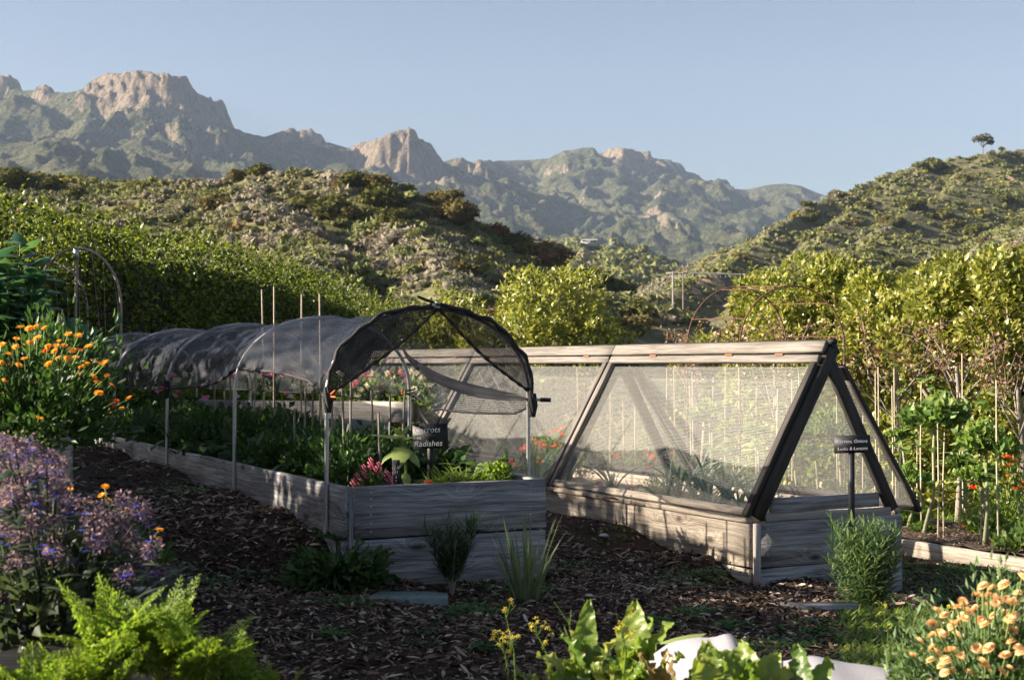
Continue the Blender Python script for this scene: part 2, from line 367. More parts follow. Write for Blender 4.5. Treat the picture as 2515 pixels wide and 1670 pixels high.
M['calendula'] = leafmat('orange_petal', [(.80,.32,.03), (.85,.43,.05), (.88,.52,.09)], .3, .6, .2, tint=(.8, .8, .8))
M['apricot'] = leafmat('apricot_petal', [(.72,.45,.20), (.80,.56,.28), (.84,.64,.38)], .3, .6, .2, tint=(.8, .8, .8))
M['orange_red'] = leafmat('red_orange_petal', [(.80,.10,.02), (.85,.16,.03)], .3, .6, .2, tint=(.8, .8, .8))
M['pink'] = leafmat('pink_petal', [(.70,.17,.34), (.78,.32,.46), (.82,.48,.56)], .4, .6, .2, tint=(.8, .8, .8))
M['cream'] = leafmat('cream_petal', [(.7,.66,.5), (.8,.76,.62)], .4, .6, .2, tint=(.8, .8, .8))
M['yellow'] = leafmat('yellow_petal', [(.70,.60,.06), (.8,.72,.15)], .4, .6, .2, tint=(.8, .8, .8))
M['borage_blue'] = leafmat('borage_petal', [(.05,.08,.60), (.13,.15,.80)], .3, .6, .2, tint=(.8, .8, .8))
M['borage_hair'] = leafmat('borage_calyx', [(.07,.055,.085), (.15,.11,.145), (.42,.29,.27)], .3, .8, .1, tint=(.8, .8, .8))
M['borage_leaf'] = leafmat('borage_leaf', [(.03,.05,.03), (.06,.085,.05)], .3)
M['orange_eye'] = plain('flower_centre', (.30,.10,.02), .8)

# ground material
def groundmat():
    m, n, l, out = newmat('mulch_ground'); g = n.new('ShaderNodeNewGeometry')
    a = noise(n, l, g.outputs['Position'], 55, 6, .7); b = noise(n, l, g.outputs['Position'], 1.2, 4)
    c = ramp(n, l, a.outputs['Fac'], [(.3, (.022,.015,.011)), (.55, (.055,.038,.028)), (.75, (.12,.085,.062))]).outputs[0]
    c = mixc(n, l, .5, c, ramp(n, l, b.outputs['Fac'], [(.35, (.6,.6,.6)), (.65, (1.2,1.15,1.1))]).outputs[0], 'MULTIPLY')
    p = n.new('ShaderNodeBsdfPrincipled'); l.new(c, p.inputs['Base Color']); p.inputs['Roughness'].default_value = .95; p.inputs['Specular IOR Level'].default_value = .1
    bp = n.new('ShaderNodeBump'); bp.inputs['Distance'].default_value = .02; l.new(a.outputs['Fac'], bp.inputs['Height']); l.new(bp.outputs[0], p.inputs['Normal'])
    l.new(p.outputs[0], out.inputs[0]); return m
def hillmat(name, cols, sc, rockc=(.30,.235,.185), bump=1., bd=.5, veg2=(.13,.115,.08)):
    """cols dark/mid/light vegetation; vertex attribute rock mixes in bare rock or earth"""
    m, n, l, out = newmat(name); g = n.new('ShaderNodeNewGeometry'); P = g.outputs['Position']
    a = noise(n, l, P, sc, 6, .65); b = noise(n, l, P, sc*.12, 4); c2 = noise(n, l, P, sc*.5, 5, .7)
    c = ramp(n, l, a.outputs['Fac'], [(.32, cols[0]), (.5, cols[1]), (.68, cols[2])]).outputs[0]
    c = mixc(n, l, ramp(n, l, b.outputs['Fac'], [(.42, (0,0,0)), (.62, (1,1,1))]).outputs[0], c, mixc(n, l, .5, c, veg2))
    rk = attr(n, 'rock'); rc = ramp(n, l, c2.outputs['Fac'], [(.3, tuple(x*.42 for x in rockc)), (.5, rockc), (.72, tuple(min(1, x*1.4) for x in rockc))]).outputs[0]
    rm = math_(n, l, 'ADD', rk.outputs['Fac'], math_(n, l, 'MULTIPLY', math_(n, l, 'SUBTRACT', c2.outputs['Fac'], .5), 1.6))
    rf = ramp(n, l, rm, [(.42, (0,0,0)), (.58, (1,1,1))]).outputs[0]
    c = mixc(n, l, rf, c, rc)
    p = n.new('ShaderNodeBsdfPrincipled'); l.new(c, p.inputs['Base Color']); p.inputs['Roughness'].default_value = 1; p.inputs['Specular IOR Level'].default_value = .05
    bp = n.new('ShaderNodeBump'); bp.inputs['Strength'].default_value = bump; bp.inputs['Distance'].default_value = bd; l.new(a.outputs['Fac'], bp.inputs['Height']); l.new(bp.outputs[0], p.inputs['Normal'])
    l.new(p.outputs[0], out.inputs[0]); return m
def bushmat(name, stops):
    m, n, l, out = newmat(name); h = attr(n, 'hue'); r = attr(n, 'rnd')
    c = ramp(n, l, h.outputs['Fac'], stops).outputs[0]
    v = ramp(n, l, r.outputs['Fac'], [(0, (.7,.7,.7)), (1, (1.35,1.35,1.35))]).outputs[0]
    c = mixc(n, l, 1., c, v, 'MULTIPLY')
    p = n.new('ShaderNodeBsdfDiffuse'); l.new(c, p.inputs[0]); t = n.new('ShaderNodeBsdfTranslucent'); l.new(c, t.inputs[0])
    mx = n.new('ShaderNodeMixShader'); mx.inputs[0].default_value = .2; l.new(p.outputs[0], mx.inputs[1]); l.new(t.outputs[0], mx.inputs[2]); l.new(mx.outputs[0], out.inputs[0]); return m
M['ground'] = groundmat(); M['stone'] = plain('pale_stone', (.42,.41,.40), .8, 0, .5, 40)
M['hill_ground'] = hillmat('scrub_ground', [(.08,.085,.035), (.14,.14,.065), (.20,.185,.10)], .8, (.34,.26,.17), 1, .4)
M['far_hill'] = hillmat('far_scrub', [(.06,.065,.03), (.12,.12,.06), (.20,.18,.11)], .45, (.38,.27,.18), 1, .8)
M['mountain'] = hillmat('chaparral_mountain', [(.014,.024,.010), (.052,.062,.028), (.135,.13,.072)], .10, (.22,.175,.13), 1., 18., (.15,.14,.09))
M['bush'] = bushmat('scrub_bush', [(0, (.19,.195,.065)), (.33, (.155,.175,.075)), (.52, (.205,.195,.11)), (.75, (.25,.23,.185)), (.9, (.17,.13,.06)), (1, (.26,.24,.06))])
M['oak'] = bushmat('dark_oak', [(0, (.095,.10,.032)), (.5, (.125,.105,.04)), (1, (.17,.10,.055))])

# ------------------------------------------------------------------ ground
def grid_mesh(name, X, Y, Z, mat, smooth=True, rock=None):
    r, c = X.shape; V = np.stack([X, Y, Z], -1).reshape(-1, 3)
    i = np.arange(r*c).reshape(r, c); F_ = np.stack([i[:-1,:-1], i[:-1,1:], i[1:,1:], i[1:,:-1]], -1).reshape(-1, 4)
    mb = MB(); mb.add(V, F_); o = mb.build(name, mat, smooth=smooth)
    if rock is not None:
        a = o.data.attributes.new('rock', 'FLOAT', 'POINT'); a.data.foreach_set('value', rock.astype(np.float32).ravel())
    return o
yy = np.concatenate([np.linspace(-14, 4, 30), np.linspace(4.1, 15, 150), 15+np.geomspace(.1, 55, 80)])
kk = np.linspace(-1, 1, 260)
Yg, Kg = np.meshgrid(yy, kk, indexing='ij'); Xg = Kg*(9 + .62*np.clip(Yg, 0, None))
Zg = zg(Xg, Yg)
tag(grid_mesh('ground', Xg, Yg, Zg, M['ground']), kind='structure')
ya = np.array([55, 120, 300, 900, 2500, 5000, 9000.]); ka = np.linspace(-1, 1, 20)
Ya, Ka = np.meshgrid(ya, ka, indexing='ij')
tag(grid_mesh('valley_floor', Ka*Ya*.9, Ya, np.full(Ya.shape, -4.), M['hill_ground'], rock=np.zeros(Ya.shape)), kind='structure')

# ------------------------------------------------------------------ hills and mountains from ridge skeletons
def W(p): return at(p[0], p[1], p[2])
def ridge_field(X, Y, lines, base):
    """lines: (points[(px,py,depth)], slope, cliff heights or None, flute)"""
    Z = np.full(X.shape, base, float); Dn = np.full(X.shape, 1e9); Cl = np.zeros(X.shape)
    for pts, slope, cliff, fl in lines:
        wp = [W(p) for p in pts]; cl = cliff if cliff is not None else [0]*len(pts)
        for i in range(len(wp)-1):
            a, b = wp[i], wp[i+1]; dx, dy = b.x-a.x, b.y-a.y; L2 = dx*dx+dy*dy+1e-9
            t = np.clip(((X-a.x)*dx + (Y-a.y)*dy)/L2, 0, 1)
            d = np.hypot(X-(a.x+dx*t), Y-(a.y+dy*t)); zc = a.z+(b.z-a.z)*t; ch = cl[i]+(cl[i+1]-cl[i])*t
            dd = np.clip(d - 6 + fl*np.clip(d/22, 0, 1), 0, None)
            h = zc - slope*d - ch*(1-np.exp(-(dd/26.)**2.))
            m = h > Z; Z = np.where(m, h, Z); Dn = np.where(m, d, Dn); Cl = np.where(m, ch*np.exp(-(d/75.)**2), Cl)
    return Z, Dn, Cl
px = np.arange(-330, 2860, 4.2); ym = np.concatenate([np.linspace(1050, 1900, 100), np.linspace(1905, 2950, 200)])
Ym, Pm = np.meshgrid(ym, px, indexing='ij'); Xm = (Pm-CX)/FPX*Ym
fl = 26*(fbm(Xm/30, Ym/60, 3, 5, True)-.55)
def poly(pts, D, cl): return [(a, b, D) for a, b in pts], cl
massif = [(-300,230),(-120,225),(-40,190),(0,184),(10,187),(14,212),(24,222),(45,216),(55,223),(90,222),(103,208),(112,205),(121,212),(127,224),(160,228),(190,224),(230,210),(240,195),(253,185),(285,182),(300,182),(320,178),(345,174),(375,178),(400,184),(440,190),(455,205),(475,230),(500,240),(525,250),(540,270),(551,285),(553,305),(562,314)]
mcl = [0,0,20,35,35,25,5,12,5,0,20,35,30,10,0,0,8,30,42,45,42,38,36,38,42,50,62,70,80,85,85,85,70,20]
lines = [([(a, b, float(np.interp(a, [-300, 0, 127, 230, 300, 400, 470, 562], [2500, 2400, 2300, 2260, 2170, 2120, 2300, 2560]))) for a, b in massif], .62, mcl, fl),
 ([(562,314,2300),(575,316,2380),(600,326,2450),(650,337,2500),(680,326,2500),(715,319,2500),(733,331,2500),(745,322,2500),(760,318,2500),(772,326,2500),(785,327,2500),(800,346,2500),(855,364,2500),(875,362,2450)], .62, [10,8,5,5,20,35,35,40,45,45,45,25,5,5], fl),
 ([(875,362,2330),(890,350,2240),(920,346,2150),(945,335,2100),(965,326,2100),(975,322,2100),(988,318,2100),(1000,325,2120),(1020,338,2200),(1045,352,2320),(1056,372,2400),(1064,392,2500)], .9, [30,60,75,80,85,85,85,85,85,80,70,30], fl),
 ([(1064,392,2500),(1090,398,2550),(1110,392,2550),(1130,386,2550),(1145,392,2550),(1162,400,2550),(1177,390,2550),(1188,399,2600),(1225,395,2800),(1300,393,2850),(1350,390,2850),(1380,374,2850),(1410,369,2760),(1435,363,2700),(1460,378,2850),(1480,377,2850),(1500,370,2850),(1515,364,2740),(1530,362,2680),(1545,366,2700),(1565,384,2850),(1582,377,2850),(1600,390,2850),(1640,394,2850),(1655,400,2850),(1680,420,2850),(1720,445,2850),(1770,465,2850),(1830,466,2850),(1880,455,2850),(1930,451,2850),(1965,457,2850),(2025,480,2850),(2100,520,2850),(2300,560,2850),(2900,620,2850)], .60,
  [0,5,20,35,30,15,30,10,5,0,0,5,5,5,5,10,35,45,50,55,50,35,30,30,20,5,0,0,0,0,0,0,0,0,0,0], fl)]
sp = [
 [(-200,300,2000),(0,312,1850),(60,335,1700),(130,385,1500),(230,450,1300)],
 [(60,225,2280),(100,300,2050),(150,350,1850)],
 [(330,235,2200),(300,300,2000),(285,370,1750),(250,450,1400)],
 [(400,270,2180),(430,320,2000),(470,370,1800),(540,440,1500)],
 [(345,330,1900),(370,380,1750),(400,440,1450)],
 [(230,225,2250),(190,290,2050),(180,340,1850),(120,440,1500)],
 [(555,320,2330),(600,355,2150),(670,400,1900),(760,470,1600)],
 [(205,418,1150),(235,411,1150),(275,430,1150),(320,455,1150)],
 [(690,325,2480),(690,370,2250),(720,420,1950),(770,480,1600)],
 [(790,335,2480),(850,390,2200),(900,450,1900)],
 [(1000,400,2000),(1030,440,1850),(1080,480,1700)],
 [(1120,392,2530),(1150,450,2200),(1240,520,1800),(1290,560,1600)],
 [(1240,396,2780),(1290,430,2550),(1360,500,2150),(1420,560,1800),(1460,610,1500)],
 [(1360,385,2820),(1360,430,2600),(1450,500,2200),(1500,560,1850)],
 [(1440,368,2820),(1470,430,2550),(1540,500,2200),(1580,580,1750)],
 [(1560,385,2800),(1570,440,2550),(1620,510,2150),(1680,580,1750)],
 [(1640,398,2800),(1700,470,2450),(1780,540,2050),(1830,610,1600)],
 [(1780,468,2800),(1800,510,2500),(1880,570,2050)],
 [(1930,455,2800),(1900,510,2450),(1960,590,1900)],
 [(1590,520,1900),(1610,506,1900),(1630,525,1880),(1650,560,1800)],
 [(1340,640,1200),(1440,610,1250),(1560,620,1300),(1700,640,1300),(1900,600,1400),(2300,560,1500),(2900,560,1600)],
 [(-300,440,1300),(-100,430,1300),(60,470,1250)],
]
wx = (fbm(Xm/260, Ym/260, 4, 41)-.5)*260 + (fbm(Xm/60, Ym/60, 3, 44)-.5)*60; wy = (fbm(Xm/260, Ym/260, 4, 47)-.5)*260
wf = np.clip((2500-Ym)/250, 0, 1)*0+1
Zm, Dn, Cl = ridge_field(Xm, Ym, lines, -20)
Zs, Ds, _ = ridge_field(Xm+wx, Ym+wy, [(s_, .52, None, 0) for s_ in sp], -20)
Zs = Zs - 10
cap = CZ + (895 - np.interp(Pm, [-300, 0, 240, 400, 560, 650, 900, 1060, 1250, 1450, 1600, 1750, 1930, 2100, 2900], [260, 250, 235, 220, 345, 360, 380, 420, 420, 385, 410, 470, 475, 530, 640]))/FPX*Ym
Zs = np.minimum(Zs, cap); k_ = Zs > Zm; Zm = np.where(k_, Zs, Zm); Dn = np.where(k_, np.maximum(Ds, 30), Dn)
rg = fbm(Xm/120+Ym/900, Ym/330, 5, 11, True); hf = fbm(Xm/28, Ym/28, 4, 21)
amp = np.clip(Dn/130, 0, 1)
rg2 = fbm(Xm/55, Ym/55, 4, 61, True)
blk = fbm(Xm/20+Zm/34, Ym/26, 4, 71, True)-.55
Zm = Zm + blk*34*np.clip(Cl/40, 0, 1)*np.clip(Dn/14, .12, 1) + amp*((rg-.6)*115) + np.clip(Dn/60, .05, 1)*(rg2-.55)*40 + np.clip(Dn/25, .1, 1)*(hf-.5)*16
gy, gx = np.gradient(Zm); dyv = np.gradient(ym)[:, None]; dxv = (px[1]-px[0])/FPX*Ym
slope = np.hypot(gy/dyv, gx/dxv)
sc_ = 895-(Zm-CZ)/Ym*FPX
def blob(cx, cy, rx, ry): return np.exp(-((Pm-cx)/rx)**2 - ((sc_-cy)/ry)**2)
rock = np.clip((slope-.95)*.8, 0, .6) + np.clip(Cl/45, 0, .9) + .5*(fbm(Xm/90, Ym/90, 4, 31)-.5)
for b in [(300,235,90,45,.5),(400,290,60,50,.45),(520,300,50,50,.4),(110,225,18,25,.6),(960,390,95,60,.9),(1150,425,50,30,.6),(700,355,35,30,.35),(1620,530,45,40,.9),(1580,590,70,25,.35),(1700,590,60,20,.25),(430,370,70,25,.25),(1540,385,60,22,.5),(1420,410,60,25,.2),(330,330,60,25,.2)]:
    rock += (b[4]*.8)*blob(*b[:4])
tag(grid_mesh('mountain_range', Xm, Ym, Zm, M['mountain'], True, rock-.2), kind='structure')

# mid ridge with the far house
def hill_patch(name, p0, p1, dp, d0, d1, nd, lines, base, mat, amp_, rockf=None, seed=0):
    px_ = np.arange(p0, p1, dp); y_ = np.linspace(d0, d1, nd); Y, P = np.meshgrid(y_, px_, indexing='ij'); X = (P-CX)/FPX*Y
    sc = amp_[1]; ww = np.clip(sc*.35, 0, 18)
    Z, Dn_, _ = ridge_field(X+(fbm(X/sc, Y/sc, 3, seed+5)-.5)*ww, Y+(fbm(X/sc, Y/sc, 3, seed+8)-.5)*ww*2, lines, base)
    sc = amp_[1]; Z = Z - (1.1 if base > -7 else 0) + np.clip(Dn_/sc, .05, 1)*(fbm(X/sc, Y/sc, 5, seed)-.5)*amp_[0]
    s_ = 895-(Z-CZ)/Y*FPX
    rk = np.zeros(X.shape)+.1*(fbm(X/20, Y/20, 3, seed+3)-.5)
    for b in (rockf or []): rk += b[4]*np.exp(-((P-b[0])/b[2])**2-((s_-b[1])/b[3])**2)
    o = tag(grid_mesh(name, X, Y, Z, mat, True, rk), kind='structure')
    return X, Y, Z, P, s_
XF, YF, ZF_, PF, SF = hill_patch('far_ridge', 1150, 2300, 3, 420, 760, 90, [([(1150,560,700),(1330,590,700),(1425,594,700),(1470,600,700),(1524,603,690),(1562,616,680),(1600,645,670),(1650,660,650),(1800,690,620),(2300,700,600)], .45, None, 0), ([(1500,606,690),(1510,640,600),(1530,680,500)], .5, None, 0), ([(1420,600,700),(1410,650,600),(1420,700,500)], .5, None, 0)], -10, M['far_hill'], (30, 55), [(1540,660,60,18,.9),(1440,640,80,30,.45),(1500,625,30,14,.5)], 7)
XR, YR, ZR, PR, SR = hill_patch('right_hill', 1380, 3100, 4, 170, 560, 150,
  [([(3100,330,430),(2800,338,430),(2515,356,425),(2420,362,415),(2340,372,405),(2250,388,395),(2140,440,375),(2050,470,350),(1943,530,325),(1864,574,305),(1800,612,290),(1753,636,275),(1650,685,255),(1560,730,240)], .66, None, 0),
   ([(2420,365,412),(2300,480,350),(2150,580,290),(2000,650,240)], .40, None, 0), ([(2250,390,393),(2100,520,330),(1900,660,260)], .42, None, 0), ([(2700,350,428),(2600,500,330),(2450,620,260)], .40, None, 0)],
  -6, M['far_hill'], (6, 40), [(2440,430,25,12,.6),(2480,445,22,14,.6),(2380,540,30,10,.4),(1730,705,60,22,1.0),(1800,740,90,18,.5),(2360,650,30,20,.5)], 17)
XH, YH, ZH, PH, SH = hill_patch('near_hill', -500, 1950, 4, 42, 235, 170,
  [([(-500,370,200),(-250,375,195),(0,398,188),(110,422,185),(300,436,180),(430,434,175),(540,422,168)], .30, None, 0), ([(540,422,168),(640,412,162),(780,406,155),(850,412,150),(960,444,148),(1060,478,146),(1160,532,143),(1250,586,140),(1350,655,134),(1450,716,126),(1600,800,112),(1750,880,95)], .55, None, 0),
   ([(600,440,158),(700,530,125),(780,620,95),(900,720,70)], .42, None, 0), ([(1000,500,132),(1060,590,112),(1180,690,88),(1300,770,72)], .42, None, 0), ([(100,455,184),(150,560,130),(250,650,90),(300,720,65)], .32, None, 0)],
  -3.2, M['hill_ground'], (3.5, 22), [(450,620,120,30,.3),(1100,620,80,20,.35),(1500,800,80,30,.5)], 27)

# ------------------------------------------------------------------ scrub bushes
def bush_proto(seed, n, lumps=5, flat=.75, card=.26):
    r = np.random.RandomState(seed)
    c = r.uniform(-.32, .32, (lumps, 3)); c[:, 2] = r.uniform(.15, .45, lumps); rr = r.uniform(.28, .45, lumps)
    k = r.randint(0, lumps, n); d = r.normal(size=(n, 3)); d[:, 2] = np.abs(d[:, 2])*.9+.02*r.rand(n)-.15; d /= np.linalg.norm(d, axis=1)[:, None]
    P = c[k] + d*rr[k][:, None]*r.uniform(.8, 1.08, n)[:, None]; P[:, 2] *= flat
    Dn = d*1.2 + r.normal(size=(n, 3))*.7; N = d + r.normal(size=(n, 3))*.5
    core = []
    for i in range(lumps): core.append((c[i], rr[i]*.84))
    return P, np.cross(Dn, N) + d*.7, N, card*r.uniform(.6, 1.3, n), r.rand(n), core, flat
def bush_arrays(seed, n, ncore=99, **k):
    P, D, N, L, rn, core, flat = bush_proto(seed, n, **k); mb = MB()
    D = D/np.linalg.norm(D, axis=1)[:, None]; S_ = np.cross(D, N); S_ /= np.linalg.norm(S_, axis=1)[:, None]+1e-9; L_ = L[:, None]
    mb.add(np.stack([P-D*L_*.4-S_*L_*.42, P-D*L_*.3+S_*L_*.42, P+D*L_*.6], 1).reshape(-1, 3), np.arange(3*len(P)).reshape(-1, 3), rn)
    for c, r in core[:ncore]: mb.lathe([(1e-4,-r*flat),(r*.86,-r*.5*flat),(r*.86,r*.5*flat),(1e-4,r*flat)], 5, (c[0], c[1], c[2]*flat), .15)  # solid, slightly darker cores added inside each bush to block light
    V = np.concatenate(mb.v); F3 = [f for f in mb.f]
    tri = []; rn_ = []
    for f, r_ in zip(mb.f, mb.r):
        if f.shape[1] == 4: tri += [f[:, :3], f[:, [0, 2, 3]]]; rn_ += [r_, r_]
        else: tri.append(f); rn_.append(r_)
    return V, np.concatenate(tri), np.concatenate(rn_)
def scatter(name, protos, pos, size, hue, mat):
    mb = MB(); k = rs.randint(0, len(protos), len(pos)); rot = rs.uniform(0, 6.28, len(pos)); zs = rs.uniform(.75, 1.15, len(pos))
    for pi, (V, F_, rn) in enumerate(protos):
        sel = np.where(k == pi)[0]
        if not len(sel): continue
        c, s = np.cos(rot[sel])[:, None], np.sin(rot[sel])[:, None]; S = size[sel][:, None]
        X = (V[None, :, 0]*c - V[None, :, 1]*s)*S + pos[sel][:, 0:1]; Y = (V[None, :, 0]*s + V[None, :, 1]*c)*S + pos[sel][:, 1:2]
        Z = V[None, :, 2]*S*zs[sel][:, None] + pos[sel][:, 2:3]
        m = len(V); FF = (F_[None] + (np.arange(len(sel))*m)[:, None, None]).reshape(-1, 3)
        mb.add(np.stack([X, Y, Z], -1).reshape(-1, 3), FF, np.tile(rn, len(sel)), np.repeat(hue[sel], len(F_)))
    return mb.build(name, mat)
def surf_sample(X, Y, Z, mask, n):
    a = np.argwhere(mask[:-1, :-1]); wgt = (X[:-1, 1:]-X[:-1, :-1])*(Y[1:, :-1]-Y[:-1, :-1]); wgt = wgt[mask[:-1, :-1]]
    i = rs.choice(len(a), n, p=wgt/wgt.sum()); r, c = a[i, 0], a[i, 1]; f, g = rs.rand(n), rs.rand(n)
    def bi(A): return A[r, c]*(1-f)*(1-g)+A[r+1, c]*f*(1-g)+A[r, c+1]*(1-f)*g+A[r+1, c+1]*f*g
    return np.stack([bi(X), bi(Y), bi(Z)], 1)
small = [bush_arrays(i+40, 44, 2, card=.28, flat=.62) for i in range(6)]
tiny = [bush_arrays(i+60, 38, 1, lumps=3, card=.28) for i in range(5)]
def hue_pick(pos, s=.09, seed=5):
    a = fbm(pos[:, 0]*s, pos[:, 1]*s, 3, seed); r = rs.rand(len(pos))
    h = np.clip((a-.5)*2.2+.30 + rs.normal(size=len(pos))*.12, 0, .78); h = np.where(r < .02, .9, h); h = np.where(r > .98, 1., h); return h
pm = surf_sample(XH, YH, ZH, (ZH > -2.6) & (SH < 800) & (PH > -260) & (PH < 1850), 9500)
hu = hue_pick(pm)
tag(scatter('hill_scrub', small, pm - [0, 0, .12], rs.gamma(7, .14, len(pm))+.25, hu, M['bush']), 'low grey and olive scrub covering the near rounded hill', 'scrub', kind='stuff')
pr = surf_sample(XR, YR, ZR, (ZR > -5) & (SR < 760) & (PR > 1480) & (PR < 2900), 9500)
hr = np.clip(hue_pick(pr, .03, 9)+.14, 0, 1)
tag(scatter('right_hill_scrub', tiny, pr - [0, 0, .2], rs.gamma(6, .19, len(pr))+.4, hr, M['bush']), 'olive scrub covering the steep hill on the right', 'scrub', kind='stuff')

pf = surf_sample(XF, YF, ZF_, (ZF_ > 0) & (SF < 740) & (PF > 1250) & (PF < 1900), 1600)
tag(scatter('far_ridge_scrub', tiny, pf - [0, 0, .5], rs.gamma(5, .7, len(pf))+.8, np.clip(hue_pick(pf, .02, 4)+.1, 0, 1), M['bush']), 'scrub dotted over the small ridge below the distant house', 'scrub', kind='stuff')
# individual shrubs: meshes shared between alike ones
def hgt(X, Y, Z, P, px_, D):
    i = np.argmin(np.abs(Y[:, 0]-D)); j = np.argmin(np.abs(P[0]-px_)); return Vector((X[i, j], Y[i, j], Z[i, j]))
def proto_mesh(name, seed, n, hue, mat, **k):
    V, F_, rn = bush_arrays(seed, n, **k); mb = MB(); mb.add(V, F_, rn, np.full(len(F_), hue)); return mb.data(name, mat)
big = {}
for hi, hv in (('olive', 0.), ('brown', .5), ('red', 1.)):
    big[hi] = [proto_mesh('oak_'+hi, 80+i, 800, hv, M['oak'], lumps=9, card=.12, flat=.9) for i in range(2)]
def find_D(X, Y, Z, P, S, px_, py_):
    j = np.argmin(np.abs(P[0]-px_)); colS = S[:, j]; run = 1e9
    for i in range(len(colS)):       # nearest surface point that shows at py_
        if colS[i] <= py_: return Vector((X[i, j], Y[i, j], Z[i, j]))
    i = int(np.argmin(colS)); return Vector((X[i, j], Y[i, j], Z[i, j]))
OAK = [ # px, base py, width px, kind, label
 (535,528,85,'brown','round brown-topped shrub alone on the upper left of the near hill'),
 (760,530,90,'olive','broad dark olive shrub in the middle of the near hill, left of three'),
 (815,548,95,'olive','dark olive shrub with dense lumpy crown, middle of the near hill clump'),
 (860,560,70,'brown','brown-green shrub at the right foot of the mid-hill clump'),
 (870,470,70,'olive','dark shrub near the crest of the near hill, above the clump'),
 (920,478,70,'brown','brown-tinted shrub on the crest beside bare white twigs'),
 (945,520,95,'olive','large dark oak shrub casting a shadow below the crest'),
 (975,560,80,'olive','dark green shrub below the crest oak with deep shade beneath'),
 (1105,560,95,'brown','isolated brown-green round oak on the right part of the near hill'),
 (1085,490,80,'brown','brown shrub on the skyline where the near hill starts to fall'),
 (1130,500,70,'olive','dark shrub on the skyline just right of the brown one'),
 (1215,535,70,'red','reddish shrub on the falling shoulder of the near hill'),
 (1265,560,75,'olive','dark olive shrub right of the reddish shoulder shrub'),
 (1330,585,85,'olive','rounded dark oak at the outer edge of the shoulder'),
 (1345,650,110,'red','red-brown shrub in the lower middle of the falling shoulder'),
 (1290,640,70,'brown','brown shrub left of the red-brown shoulder shrub'),
 (1465,705,95,'olive','olive oak at the lower right foot of the near hill'),
 (1440,675,80,'brown','brown oak just above the lower olive oak'),
 (1560,790,80,'olive','round olive bush at the bottom of the shaded slope'),
 (1545,830,90,'brown','brown-green bush just above the wooden ridge beam'),
 (1135,690,75,'brown','brown shrub low on the hill above the lemon trees'),
 (1420,640,60,'olive','small dark shrub on the slope facing the distant house'),
 (1510,700,80,'olive','dark shrub low on the shaded edge of the hill'),
 (20,470,90,'olive','dark green shrub on the far left skyline of the near hill'),
 (110,480,80,'olive','dark shrub second from the left on the near hill skyline'),
 (190,500,60,'olive','small green shrub below the left skyline of the hill'),
 (640,440,60,'olive','green shrub on the left end of the rounded hilltop'),
 (590,445,55,'brown','brownish shrub left of the rounded hilltop'),
]
for q, (a, b, wd, kd, lb) in enumerate(OAK):
    p = find_D(XH, YH, ZH, PH, SH, a, b-8); s = wd/FPX*p.y*1.05
    o = inst('oak_shrub', big[kd][q % 2], None, p-Vector((0,0,.1*s)), (0,0,q*1.3), (s, s, s*.85)); tag(o, lb, 'shrub', 'large shrubs on the near hill')
RO = [(1820,640,50),(2250,520,80),(2310,545,70),(2340,560,60),(2395,580,70),(2150,480,60),(2060,480,50),(2130,515,45),(2285,430,80),(2370,450,60),(2470,500,60),(2200,560,60),(2180,550,55),(2150,640,70),(2180,660,70),(2100,560,45),(2510,560,70),(1990,560,50),(2420,600,45),(1985,500,40)]
for q, (a, b, wd) in enumerate(RO):
    p = find_D(XR, YR, ZR, PR, SR, a, b-4); s = wd/FPX*p.y*1.0
    s *= .8; o = inst('oak_shrub', big[['olive', 'brown'][q % 3 == 0]][q % 2], None, p-Vector((0,0,.12*s)), (0,0,q*2.1), (s, s, s*.72)); tag(o, 'dark shrub standing out of the scrub on the right hill', 'shrub', 'dark shrubs on the right hill')
sage = [proto_mesh('sage_mesh', 120+i, 230, hv, M['bush'], lumps=6, card=.15, flat=.8) for i, hv in enumerate((.0, .3, .62, .75, .7, .2))]
ps = surf_sample(XH, YH, ZH, (ZH > -2.6) & (SH < 760) & (SH > 470) & (PH > -60) & (PH < 1500) & (YH < 130), 230)
for q, p in enumerate(ps):
    s = rs.uniform(1.1, 1.8); k = q % 6
    o = inst('sage_bush', sage[k], None, (p[0], p[1], p[2]-.1), (0,0,q*1.7), s)
    tag(o, ['rounded olive sage bush among the scrub of the near hill', 'rounded pinkish-grey dry bush among the scrub of the near hill'][k in (2,3,4)], 'bush', ['olive bushes on the near hill', 'grey dry bushes on the near hill'][k in (2,3,4)])

# lone tree on the right hill
p = find_D(XR, YR, ZR, PR, SR, 2417, 366); s = p.y/FPX
s = s*1.2
t = thing('hilltop_tree', 'lone umbrella-shaped tree standing on the right hill skyline', 'tree', p)
mb = MB(); mb.tube([p, p+Vector((0,0,9*s)), p+Vector((1*s,0,18*s))], [1.6*s, 1.2*s, 1*s], 6)
for dx, dz in ((-12,30),(-5,34),(4,36),(12,30),(17,26)): mb.tube([p+Vector((.5*s,0,14*s)), p+Vector((dx*s*.6,0,24*s)), p+Vector((dx*s,0,dz*s))], [1*s,.6*s,.3*s], 4)
mb.build('trunk', M['bark'], t)
mb = MB(); n = 700; cc = np.array([(-12,0,31,9),(-4,3,35,9),(5,-3,36,10),(13,0,31,8),(17,2,25,6),(0,0,31,9)])*s; k = rs.randint(0, 6, n)
d = rs.normal(size=(n,3)); d /= np.linalg.norm(d, axis=1)[:, None]; P = np.array(p)+cc[k][:, :3]+d*cc[k][:, 3:4]*[1,1,.6]
mb.cards(P, rs.normal(size=(n,3)), d+rs.normal(size=(n,3))*.4, 3.6*s, 2.8*s, rs.rand(n), np.full(n, .1)); mb.build('crown', M['oak'], t)
p = find_D(XR, YR, ZR, PR, SR, 2463, 362); s = 14*p.y/FPX
